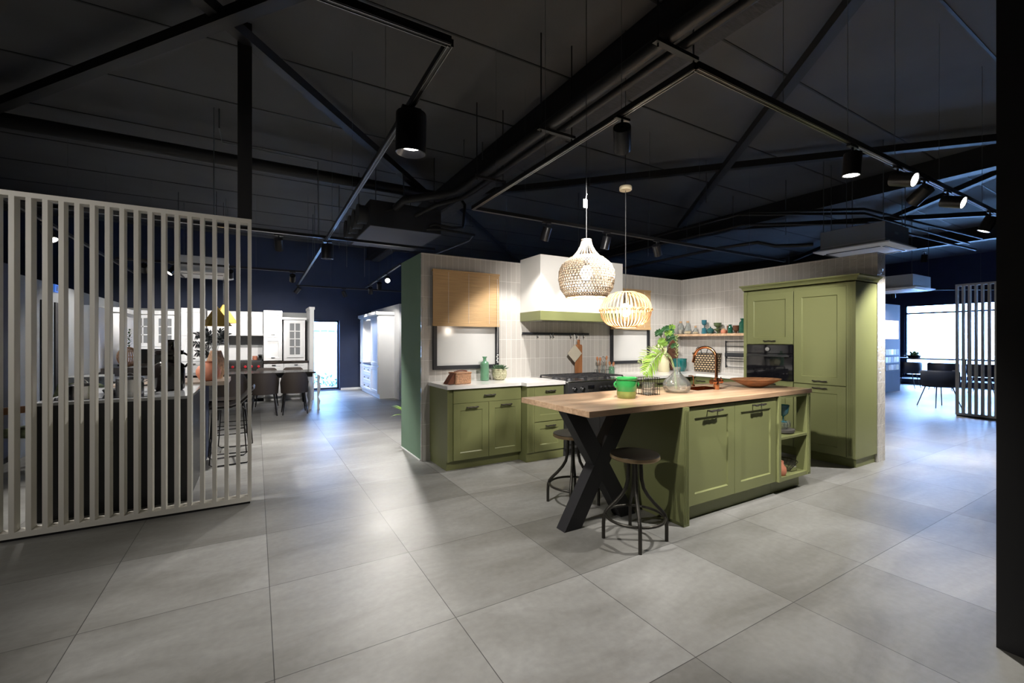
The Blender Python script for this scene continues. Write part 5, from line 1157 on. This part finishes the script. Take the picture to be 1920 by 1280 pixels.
def wire_stool(label, loc, rz):
    t = thing('wire_stool', label, 'stool', loc, rz, 'black sled-base stools at the breakfast bar')
    b = nb(); sx, sy, h = 0.20, 0.19, 0.60
    for s in (-1, 1):
        tube(b, [(s * 0.15, -0.15, h), (s * sx, -sy, 0.03), (s * sx, -sy + 0.03, 0.008), (s * sx, sy - 0.03, 0.008), (s * sx, sy, 0.03), (s * 0.15, 0.15, h)], 0.007, 7)
    for z in (0.22, 0.24):
        f = 1 - (z / h); w_ = 0.15 + 0.05 * f; 
        tube(b, [(-w_, -w_ + 0.0, z), (w_, -w_, z)], 0.006, 6); tube(b, [(-w_, w_, z + 0.08), (w_, w_, z + 0.08)], 0.006, 6)
    for s in (-1, 1): tube(b, [(-0.15, s * 0.15, h), (0.15, s * 0.15, h)], 0.007, 6); tube(b, [(s * 0.17, -0.17, 0.34), (s * 0.17, 0.17, 0.34)], 0.006, 6)
    obj('sled_base', b, 'legdark', t, 50)
    b = nb(); rows = []
    for i in range(9):
        yy = -0.19 + 0.40 * i / 8; zz = h + 0.03 + (0.0 if i < 5 else 0.16 * ((i - 4) / 4) ** 1.6); xw = 0.20 - 0.03 * (i > 5)
        rows.append([b.verts.new((xw * s, yy, zz + 0.03 * abs(s) ** 3)) for s in (-1, -0.5, 0, 0.5, 1)] + [b.verts.new((xw * s, yy + (0.012 if i > 5 else 0), zz - 0.022 + 0.03 * abs(s) ** 3)) for s in (1, 0.5, 0, -0.5, -1)])
    for A, B_ in zip(rows, rows[1:]):
        for i in range(10): j = (i + 1) % 10; b.faces.new((A[i], A[j], B_[j], B_[i]))
    b.faces.new(rows[0]); b.faces.new(rows[-1][::-1]); obj('seat_shell', b, 'legdark', t, 60)
wire_stool('black sled-base stool nearest the slatted screen at the breakfast bar', (-0.27, 6.0, 0), -PI / 2 + 0.1)
wire_stool('black sled-base stool farther from the slatted screen at the breakfast bar', (-0.24, 6.58, 0), -PI / 2 - 0.05)
# ------------------------------------------------------------------ white kitchen at the far end
YK = 11.6
b = nb(); box(b, -2.44, 1.20, 12.2, 12.32, 0, 2.10); struct('wall_display_back', b, 'greywall')
def unit(name, label, cat, x0, x1, z0, z1, doors, y0=YK, y1=12.19, m='white', group=None, plinth=True, st=0.07, handles='chrome'):
    t = thing(name, label, cat, (x0, y0, 0), 0, group); w = x1 - x0
    b = nb(); box(b, 0.002, w - 0.002, 0.022, y1 - y0, max(z0, 0.09 if plinth and z0 == 0 else z0), z1); obj('carcass', b, m, t)
    if plinth and z0 == 0: b = nb(); box(b, 0.002, w - 0.002, 0.06, y1 - y0, 0, 0.09); obj('plinth', b, m, t)
    for dx0, dz0, dx1, dz1 in doors:
        b = nb(); shaker(b, dx1 - dx0 - 0.004, dz1 - dz0 - 0.004, 0.021, st, 0.010, dx0 + 0.002, dz0 + 0.002); d = obj('door', b, m, t)
        b = nb(); box(b, (dx0 + dx1) / 2 - 0.04, (dx0 + dx1) / 2 + 0.04, -0.025, -0.015, dz1 - 0.05 if dz1 < 1.2 else dz0 + 0.06, dz1 - 0.035 if dz1 < 1.2 else dz0 + 0.075); obj('handle', b, 'gun', d)
    return t
def glazed(t, x0, z0, x1, z1, nx, nz):
    b = nb(); f = 0.07; g = 0.022
    box(b, x0, x0 + f, -0.001, 0.021, z0, z1); box(b, x1 - f, x1, -0.001, 0.021, z0, z1); box(b, x0 + f, x1 - f, -0.001, 0.021, z0, z0 + f); box(b, x0 + f, x1 - f, -0.001, 0.021, z1 - f, z1)
    for i in range(1, nx): x = x0 + f + (x1 - x0 - 2 * f) * i / nx; box(b, x - g / 2, x + g / 2, 0.0, 0.018, z0 + f, z1 - f)
    for i in range(1, nz): z = z0 + f + (z1 - z0 - 2 * f) * i / nz; box(b, x0 + f, x1 - f, 0.0, 0.018, z - g / 2, z + g / 2)
    d = obj('glazed_door', b, 'white', t)
    b = nb(); box(b, x0 + f, x1 - f, 0.0185, 0.0205, z0 + f, z1 - f); obj('pane', b, 'acgrey', d)
t = unit('wall_cabinet', 'white wall cabinet with two glazed lattice doors, seen between the slats', 'cabinet', -2.20, -1.46, 1.27, 1.94, [], y1=12.19)
glazed(t, 0.01, 1.28, 0.365, 1.93, 2, 3); glazed(t, 0.375, 1.28, 0.73, 1.93, 2, 3)
b = nb(); box(b, -2.25, -1.41, YK - 0.05, 12.19, 1.942, 2.02); solo('cornice', 'white cornice above the lattice-door wall cabinet', 'cornice', b, 'white', smooth=None)
b = nb(); box(b, -2.25, -1.40, YK - 0.03, 12.19, 1.225, 1.268); solo('light_pelmet', 'white light rail under the lattice-door wall cabinet', 'pelmet', b, 'white', smooth=None)
t = unit('tall_cabinet', 'tall white panelled cabinet beside the white chimney hood', 'cabinet', -1.38, -0.95, 0, 2.10, [(0.0, 0.95, 0.43, 1.50), (0.0, 1.50, 0.43, 2.08), (0.0, 0.10, 0.43, 0.94)])
t = unit('tall_cabinet', 'tall white panelled cabinet between the chimney hood and the glass-door dresser', 'cabinet', 0.15, 0.53, 0.925, 2.10, [(0.0, 0.935, 0.38, 1.46), (0.0, 1.47, 0.38, 2.08)])
b = nb(); box(b, -0.93, 0.14, 11.72, 12.19, 1.56, 2.06); box(b, -0.94, 0.145, 11.68, 12.19, 1.515, 1.56); solo('chimney_hood', 'broad plain white chimney hood of the far kitchen', 'hood', b, 'white', smooth=None)
b = nb(); box(b, -0.93, 0.14, 12.18, 12.195, 0.92, 1.515); solo('splashback', 'white splashback with grey band under the far chimney hood', 'splashback', b, 'white', smooth=None)
b = nb(); box(b, -0.6, 0.13, 12.165, 12.18, 1.24, 1.50); solo('splash_panel', 'grey glass strip below the far chimney hood', 'panel', b, 'splash', smooth=None)
t = unit('glazed_dresser', 'white dresser cabinet with tall lattice glass door next to the garden window', 'cabinet', 0.56, 1.02, 0.925, 1.90, [])
glazed(t, 0.06, 1.00, 0.42, 1.88, 2, 4)
b = nb(); box(b, 0.53, 1.05, YK - 0.03, 12.19, 1.902, 1.95); solo('cornice', 'small white cornice on the glass-door dresser', 'cornice', b, 'white', smooth=None)
for x0, x1, lb in ((-2.40, -1.39, 'under the lattice-door wall cabinet'), (0.15, 0.56, 'next to the steel range'), (0.565, 1.08, 'below the glass-door dresser')):
    w = x1 - x0
    unit('base_cabinet', 'white base cabinet with drawer over door, ' + lb, 'cabinet', x0, x1, 0, 0.875, [(0, 0.70, w / 2, 0.87), (w / 2, 0.70, w, 0.87), (0, 0.10, w / 2, 0.69), (w / 2, 0.10, w, 0.69)] if w > 0.6 else [(0, 0.70, w, 0.87), (0, 0.10, w, 0.69)])
b = nb(); box(b, -2.398, -1.385, YK - 0.03, 12.19, 0.88, 0.92); solo('worktop', 'thin dark brown worktop under the lattice-door wall cabinet', 'worktop', b, 'darkstone', smooth=None)
b = nb(); box(b, 0.148, 1.098, YK - 0.03, 12.19, 0.88, 0.92); solo('worktop', 'thin dark brown worktop under the white glass-door dresser', 'worktop', b, 'darkstone', smooth=None)
b = nb(); box(b, 1.10, 1.19, 11.35, 12.19, 0, 2.14); box(b, 1.085, 1.205, 11.33, 12.19, 2.14, 2.20); solo('end_panel', 'tall white end panel beside the garden window', 'panel', b, 'white', smooth=None)
t = thing('steel_range', 'stainless range with red knobs in the far white kitchen', 'cooker', (-0.93, 11.56, 0))
b = nb(); box(b, 0, 1.07, 0.02, 0.60, 0.08, 0.92); obj('body', b, 'steel', t)
b = nb(); box(b, 0, 1.07, 0, 0.02, 0.74, 0.90); obj('control_panel', b, 'steel', t)
for i, x in enumerate((0.12, 0.30, 0.48, 0.72, 0.84, 0.98)):
    b = nb(); cyl(b, (x, 0, 0.81), (x, -0.04, 0.81), 0.028, 0.024, 14); obj('knob', b, 'redknob', t, 40)
b = nb(); box(b, 0.03, 1.04, 0.05, 0.6, 0.92, 0.945); obj('pan_support', b, 'castiron', t)
vessel('utensil_pot', 'small copper-toned pot with utensils beside the far range', 'pot', [(0, 0), (0.05, 0), (0.055, 0.09), (0.05, 0.09), (0.045, 0.01), (0, 0.01)], 'terracotta', (-0.02, 12.05, 0.946), 18)
t = thing('toaster', 'polished steel toaster beside the far range', 'toaster', (0.09, 12.0, 0.946)); b = nb(); box(b, -0.06, 0.05, -0.08, 0.08, 0.0, 0.13); obj('body', b, 'chrome', t, bevel=0.02)
b = nb(); box(b, -0.02, -0.01, -0.06, 0.06, 0.128, 0.132); box(b, 0.01, 0.02, -0.06, 0.06, 0.128, 0.132); obj('slot', b, 'black', t)
t = thing('brown_marble_counter', 'dark marbled stone counter block in front of the lattice-door cabinet', 'counter', (-2.18, 9.62, 0))
b = nb(); box(b, 0, 0.62, 0.0, 0.6, 0, 0.80); obj('body', b, 'white', t)
b = nb(); box(b, -0.02, 0.64, -0.02, 0.62, 0.80, 0.935); obj('top', b, 'darkstone', t)
t = thing('cage_vase', 'round open-weave brown cage vase on the dark marbled counter', 'vase', (-1.90, 9.80, 0.945))
b = nb()
for k in range(14):
    a = PI * k / 14; tube(b, [(0.14 * math.cos(a) * math.sin(s), 0.14 * math.sin(a) * math.sin(s), 0.17 - 0.17 * math.cos(s)) for s in [2 * PI * i / 28 for i in range(28)]], 0.006, 5, True)
for z in (0.08, 0.17, 0.26): ring(b, (0, 0), 0.14 * math.sqrt(max(0, 1 - ((z - 0.17) / 0.17) ** 2)), 0.006, 28, 5, z)
obj('weave', b, 'patternvase', t)
sprig('dark leafy twig standing in the brown cage vase', (-1.90, 9.80, 0.955), bez((0, 0, 0), (0.02, 0, 0.35), P3(0.03, 0, 0.62), 10), 22, 0.07, 0.025, 'leafdark', start=0.5)
# long white side wall with openings, sign, tall units
b = nb(); box(b, -2.60, -2.40, 7.30, 12.32, 0, 2.17); w = struct('wall_display_side', b, 'greywall')
for y0, y1, lb in ((7.93, 8.12, 1), (8.38, 8.50, 2)):
    b = nb(); box(b, -2.40, -2.385, y0, y1, 0, 1.92); d = struct('door_%d' % lb, b, 'black')
b = nb(); box(b, -2.40, -2.385, 8.36, 8.50, 2.06, 2.168); solo('washroom_sign', 'small blue sign with white figure above the dark opening', 'sign', b, 'signblue', smooth=None)
b = nb(); box(b, -2.384, -2.381, 8.415, 8.445, 2.08, 2.125); box(b, -2.384, -2.381, 8.421, 8.439, 2.13, 2.148); obj('figure', b, 'lampin', bpy.data.objects['washroom_sign'])
b = nb(); box(b, -2.398, -2.24, 9.26, 10.05, 0, 1.95); solo('tall_cabinet', 'tall plain grey-white cabinet against the long side wall', 'cabinet', b, 'white', smooth=None, bevel=0.004)
b = nb(); box(b, -2.40, -2.08, 10.15, 11.5, 0.98, 1.90); box(b, -2.42 + 0.02, -2.04, 10.12, 11.53, 1.90, 1.98); solo('wall_cabinet', 'bright white glossy wall cabinet on the long side wall', 'cabinet', b, 'white', smooth=None)
b = nb(); box(b, -2.40, -1.95, 8.7, 9.24, 0, 0.86); solo('base_cabinet', 'grey base cabinet against the long side wall', 'cabinet', b, 'greywall', smooth=None, bevel=0.004)
t = thing('navy_tall_cabinet', 'tall dark navy cabinet at the near end of the long side wall', 'cabinet', (-3.0, 6.05, 0))
b = nb(); box(b, 0, 0.60, 0, 1.2, 0.09, 2.25); obj('body', b, 'navy', t, bevel=0.003)
b = nb(); box(b, 0, 0.55, 0, 1.2, 0, 0.09); obj('plinth', b, 'black', t)
# timber armchair
t = thing('armchair', 'timber-framed armchair with leaf-patterned green cushion behind the slatted screen', 'chair', (-1.98, 6.75, 0), R(-30))
for sx in (-1, 1):
    b = nb(); bar(b, (sx * 0.28, -0.25, 0.0), (sx * 0.28, -0.22, 0.62), 0.045, 0.045); obj('leg', b, 'woodchair', t)
    b = nb(); bar(b, (sx * 0.28, 0.30, 0.0), (sx * 0.28, 0.22, 0.62), 0.045, 0.045); obj('leg', b, 'woodchair', t)
    b = nb(); bar(b, (sx * 0.28, -0.30, 0.64), (sx * 0.28, 0.33, 0.62), 0.03, 0.075); obj('armrest', b, 'woodchair', t)
b = nb(); box(b, -0.25, 0.25, -0.25, 0.25, 0.36, 0.46); obj('seat', b, 'cushion', t, bevel=0.03)
b = nb(); bar(b, (0, 0.22, 0.46), (0, 0.38, 0.88), 0.5, 0.10); obj('backrest', b, 'cushion', t, bevel=0.03)
# dining table, chairs, pendant lamps
t = thing('dining_table', 'long dark dining table with white turned end leg in the far kitchen', 'table', (-1.35, 9.72, 0))
b = nb(); box(b, 0, 2.40, 0, 0.88, 0.735, 0.765); obj('tabletop', b, 'darkstone', t)
b = nb(); box(b, 0.05, 2.35, 0.08, 0.80, 0.66, 0.735); obj('apron', b, 'black', t)
for x, m_ in ((2.30, 'white'), (0.12, 'white')):
    for y in (0.08, 0.80):
        b = nb(); lathe(b, [(0, 0), (0.03, 0), (0.035, 0.05), (0.055, 0.12), (0.03, 0.17), (0.06, 0.28), (0.04, 0.38), (0.065, 0.48), (0.045, 0.55), (0.05, 0.66), (0, 0.66)], (x, y), 16); obj('leg', b, m_, t, 50)
b = nb()
prism(b, [(0.0, 0), (0.045, 0), (0.035, 0.08), (0.055, 0.18), (0.02, 0.26), (0.05, 0.36), (0.06, 0.48), (0.035, 0.56), (0.06, 0.68), (0.0, 0.72)], 0, 0.06); solo('console_leg', 'white carved scroll leg at the end of the dining table', 'table leg', b, 'white', (1.07, 9.60, 0), smooth=None)
def dchair(label, x, y, rz):
    t = thing('dining_chair', label, 'chair', (x, y, 0), rz, 'brown upholstered dining chairs')
    for sx, sy in ((-1, -1), (1, -1), (1, 1), (-1, 1)):
        b = nb(); cyl(b, (sx * 0.21, sy * 0.21, 0), (sx * 0.16, sy * 0.15, 0.42), 0.010, 0.017, 10); obj('leg', b, 'legdark', t, 40)
    b = nb(); lathe(b, [(0, 0.40), (0.20, 0.40), (0.225, 0.43), (0.22, 0.475), (0, 0.49)], (0, 0), 28); obj('seat', b, 'chairbrown', t, 50)
    b = nb(); rows = []
    for i in range(17):
        a = PI + 0.1 + (PI - 0.2) * i / 16; hgt = 0.80 if 4 <= i <= 12 else 0.80 - 0.16 * (min(abs(i - 4), abs(i - 12)) / 4) ** 1.5
        ca, sa = math.cos(a), math.sin(a); k = 1.0
        def pt(r, z): return b.verts.new((r * ca * 1.0, r * sa, z))
        rows.append([pt(0.235, 0.40), pt(0.250, 0.60), pt(0.240, hgt - 0.015), pt(0.225, hgt), pt(0.208, hgt - 0.012), pt(0.210, 0.60), pt(0.205, 0.40)])
    for A, B_ in zip(rows, rows[1:]):
        for i in range(6): b.faces.new((A[i], A[i + 1], B_[i + 1], B_[i]))
        b.faces.new((A[6], A[0], B_[0], B_[6]))
    b.faces.new(rows[0]); b.faces.new(rows[-1][::-1]); obj('backrest', b, 'chairbrown', t, 60)
dchair('brown upholstered dining chair at the window end, back to the camera', 0.64, 9.42, 0)
dchair('brown upholstered dining chair in the middle of the near side, back to the camera', 0.13, 9.42, 0)
dchair('brown upholstered dining chair partly behind the end slats of the screen', -0.385, 9.42, R(6))
dchair('brown dining chair across the table at the window end', 0.72, 10.85, PI)
dchair('brown dining chair across the table in the middle', 0.20, 10.85, PI)
dchair('brown dining chair across the table in front of the steel range', -0.35, 10.85, PI)
def brassp(label, x, y, z):
    t = thing('brass_pendant', label, 'lamp', (x, y, z), R(20), 'brass pyramid pendants over the dining table'); q = 0.19
    b = nb(); A = [b.verts.new(v) for v in ((-q, -q, 0), (q, -q, 0), (q, q, 0), (-q, q, 0))]; B_ = [b.verts.new((0.012 * sx, 0.012 * sy, 0.36)) for sx, sy in ((-1, -1), (1, -1), (1, 1), (-1, 1))]
    I_ = [b.verts.new(v) for v in ((-q + 0.006, -q + 0.006, 0), (q - 0.006, -q + 0.006, 0), (q - 0.006, q - 0.006, 0), (-q + 0.006, q - 0.006, 0))]; J_ = [b.verts.new((0.008 * sx, 0.008 * sy, 0.34)) for sx, sy in ((-1, -1), (1, -1), (1, 1), (-1, 1))]
    for P_, Q_ in ((A, B_), (A, I_), (I_, J_)):
        for i in range(4): j = (i + 1) % 4; b.faces.new((P_[i], P_[j], Q_[j], Q_[i]))
    b.faces.new(B_); b.faces.new(J_); obj('shade', b, 'brass', t)
    b = nb(); cyl(b, (0, 0, 0.36), (0, 0, ZC - z), 0.004, 0.004, 6); obj('cord', b, 'cord', t)
    b = nb(); lathe(b, [(0, 0.05), (0.03, 0.08), (0, 0.12)], (0, 0), 14); obj('bulb', b, 'bulb', t, 50)
brassp('brass pyramid pendant seen between the slats, the nearer of the two', -0.62, 9.55, 1.66)
brassp('brass pyramid pendant seen between the slats, mostly hidden by the nearer one', -0.55, 10.25, 1.74)
# ------------------------------------------------------------------ white hutch beyond the green end panel
b = nb(); box(b, 2.92, 3.10, 10.25, 13.18, 0, 2.27); struct('wall_hutch_back', b, 'white')
t = thing('white_hutch', 'tall white hutch cabinet with cornice and open niche beyond the green end panel', 'cabinet', (2.52, 12.75, 0), -PI / 2)
HL = 2.05
b = nb(); box(b, 0, HL, 0.022, 0.40, 0.10, 0.78); obj('base', b, 'white', t)
b = nb(); box(b, 0.0, HL, 0.05, 0.40, 0, 0.10); obj('plinth', b, 'white', t)
b = nb(); box(b, 0, 0.40, 0.022, 0.40, 0.78, 2.0); box(b, HL - 0.75, HL, 0.022, 0.40, 0.78, 2.0); box(b, 0.40, HL - 0.75, 0.36, 0.40, 0.78, 2.0); box(b, 0.40, HL - 0.75, 0.022, 0.36, 1.93, 2.0); obj('upper', b, 'white', t)
b = nb(); box(b, -0.05, HL + 0.05, -0.05, 0.40, 2.02, 2.10); box(b, -0.02, HL + 0.02, -0.02, 0.40, 2.0, 2.02); obj('cornice', b, 'white', t, bevel=0.01)
for x0, z0, x1, z1 in ((0.02, 0.12, 0.38, 0.76), (0.02, 0.80, 0.38, 1.98), (1.32, 0.12, 2.03, 0.76), (1.32, 0.80, 2.03, 1.98)):
    b = nb(); shaker(b, x1 - x0, z1 - z0, 0.021, 0.07, 0.01, x0, z0); d = obj('door', b, 'white', t)
for k in range(3):
    b = nb(); shaker(b, 0.88, 0.205, 0.021, 0.045, 0.01, 0.41, 0.12 + 0.213 * k); d = obj('drawer', b, 'white', t)
    for xx in (0.62, 1.08):
        b = nb(); cyl(b, (xx, 0, 0.22 + 0.213 * k), (xx, -0.022, 0.22 + 0.213 * k), 0.012, 0.015, 10); obj('knob', b, 'gun', d, 40)
b = nb(); box(b, 0.41, 1.29, 0.0, 0.36, 0.782, 0.81); obj('niche_shelf', b, 'farnavy', t)
# plant peeping round the green end panel
t = thing('potted_plant', 'green blade-leaved plant peeping out from behind the green end panel', 'plant', (1.92, 6.05, 0))
b = nb(); lathe(b, [(0, 0), (0.12, 0), (0.15, 0.28), (0.14, 0.28), (0.12, 0.05), (0, 0.05)], (0, 0), 24); obj('pot', b, 'greydish', t, 40)
b = nb(); lathe(b, [(0, 0.24), (0.135, 0.25)], (0, 0), 24); obj('soil', b, 'soil', t)
b = nb()
for k in range(12):
    a = k * 2.4; leafblade(b, (0, 0, 0.25), (math.cos(a), math.sin(a), 1.3), Up, 0.50, 0.06, 6, 0.35)
leafblade(b, (0, 0, 0.25), (-1.0, -0.05, 1.0), Up, 0.46, 0.055, 6, 0.5)
obj('leaves', b, 'leaf', t, 60)
# ------------------------------------------------------------------ far aisle
b = nb(); box(b, 13.2, 15.62, 5.10, 5.30, 0, 2.40); w = struct('wall_sample_display', b, 'navy')
b = nb(); box(b, 14.6, 15.45, 5.075, 5.098, 1.45, 1.95); solo('lit_picture', 'glowing peach-toned panel on the dark display wall', 'picture', b, 'lightbox', smooth=None)
for k in range(3):
    t = thing('sample_rail', 'row of material samples, %s on the dark display wall' % ('topmost', 'middle', 'lowest')[k], 'samples', (14.6, 5.10, 1.02 - 0.21 * k), 0, 'sample rows on the display wall')
    b = nb(); box(b, 0, 0.9, -0.03, -0.001, -0.02, 0.0); obj('rail', b, 'black', t)
    for j in range(5):
        b = nb(); box(b, 0.02 + 0.175 * j, 0.18 + 0.175 * j, -0.022, -0.008, 0.001, 0.145); obj('sample', b, ('sample', 'paper', 'greige', 'canopy', 'taupe')[(j + 2 * k) % 5], t)
b = nb(); box(b, 18.3, 19.19, 1.65, 6.10, 0.0, 0.17); solo('window_plinth', 'low dark step under the bright shop window', 'plinth', b, 'navy', smooth=None)
t = thing('long_table', 'long thin dark table in front of the bright shop window', 'table', (17.4, 2.2, 0))
b = nb(); box(b, 0, 0.8, 0, 4.4, 0.83, 0.87); obj('tabletop', b, 'black', t)
for x in (0.05, 0.75):
    for y in (0.1, 2.2, 4.3): b = nb(); box(b, x - 0.02, x + 0.02, y - 0.02, y + 0.02, 0, 0.83); obj('leg', b, 'black', t)
def shellchair(label, x, y, rz, sc=1.0):
    t = thing('shell_armchair', label, 'chair', (x, y, 0), rz, 'dark shell armchairs near the shop window')
    for sx, sy in ((-1, -1), (1, -1), (1, 1), (-1, 1)):
        b = nb(); cyl(b, (sx * 0.25, sy * 0.23, 0), (sx * 0.15, sy * 0.13, 0.45), 0.008, 0.011, 8); obj('leg', b, 'legdark', t, 40)
    b = nb(); lathe(b, [(0, 0.42), (0.22, 0.43), (0.27, 0.47), (0.26, 0.51), (0, 0.52)], (0, 0), 28); obj('seat', b, 'chairblue', t, 50)
    b = nb(); rows = []
    for i in range(17):
        a = PI - 0.15 + (PI + 0.3) * i / 16; ca, sa = math.cos(a), math.sin(a)
        def pt(r, z): return b.verts.new((r * ca * 1.12, r * sa, z))
        rows.append([pt(0.27, 0.43), pt(0.30, 0.55), pt(0.30, 0.74), pt(0.275, 0.775), pt(0.25, 0.74), pt(0.25, 0.55), pt(0.24, 0.43)])
    for A, B_ in zip(rows, rows[1:]):
        for i in range(6): b.faces.new((A[i], A[i + 1], B_[i + 1], B_[i]))
        b.faces.new((A[6], A[0], B_[0], B_[6]))
    b.faces.new(rows[0]); b.faces.new(rows[-1][::-1]); obj('backrest', b, 'chairblue', t, 60)
shellchair('dark shell armchair with thin metal legs just before the slats of the far screen', 12.45, 3.42, R(-35))
shellchair('dark shell armchair at the long table, farthest from the far slatted screen', 16.9, 5.35, R(-90))
shellchair('dark shell armchair at the long table, next along towards the far slatted screen', 16.9, 4.55, R(-90))
shellchair('dark shell armchair at the long table, mostly behind the far slats', 16.9, 3.75, R(-90))
t = thing('glass_lantern', 'little glass house-shaped lantern on the long table', 'lantern', (17.75, 6.15, 0.879))
b = nb(); q = 0.11
for sx in (-q, q):
    for sy in (-q, q): tube(b, [(sx, sy, 0), (sx, sy, 0.18), (sx, 0, 0.27)], 0.008, 5)
tube(b, [(-q, 0, 0.27), (q, 0, 0.27)], 0.008, 5)
for z in (0.005, 0.18): tube(b, [(-q, -q, z), (q, -q, z), (q, q, z), (-q, q, z)], 0.008, 5, True)
obj('metal_frame', b, 'legdark', t)
t = thing('table_plant', 'leafy green plant in low dish on the long table', 'plant', (17.75, 5.45, 0.87))
b = nb(); lathe(b, [(0, 0), (0.14, 0), (0.17, 0.08), (0.16, 0.08), (0.12, 0.02), (0, 0.02)], (0, 0), 20); obj('dish', b, 'black', t, 40)
b = nb()
for k in range(26): a = k * 2.4; e = 0.3 + 0.9 * k / 26; leafblade(b, (0.03 * math.cos(a), 0.03 * math.sin(a), 0.04), (math.cos(a) * math.cos(e), math.sin(a) * math.cos(e), math.sin(e)), Up, 0.30, 0.07, 4, 0.3)
obj('leaves', b, 'leafpale', t, 60)
t = thing('taupe_island', 'low taupe island with pale top behind the far slatted screen', 'kitchen island', (13.2, 0.2, 0))
b = nb(); box(b, 0, 1.0, 0, 2.55, 0, 0.78); obj('body', b, 'taupe', t)
b = nb(); box(b, -0.02, 1.02, -0.02, 2.57, 0.78, 0.82); obj('top', b, 'quartz', t)
b = nb(); box(b, 16.2, 16.7, 1.6, 2.75, 0, 1.45); solo('dark_cupboard', 'dark cupboard block behind the far slatted screen', 'cabinet', b, 'navy', smooth=None, bevel=0.004)
# tidy: no-number names for the two kitchens are handled by Blender suffixes
for o in bpy.data.objects:
    if o.type == 'MESH' and o.parent is None and 'kind' not in o and 'label' not in o: o['kind'] = 'structure'
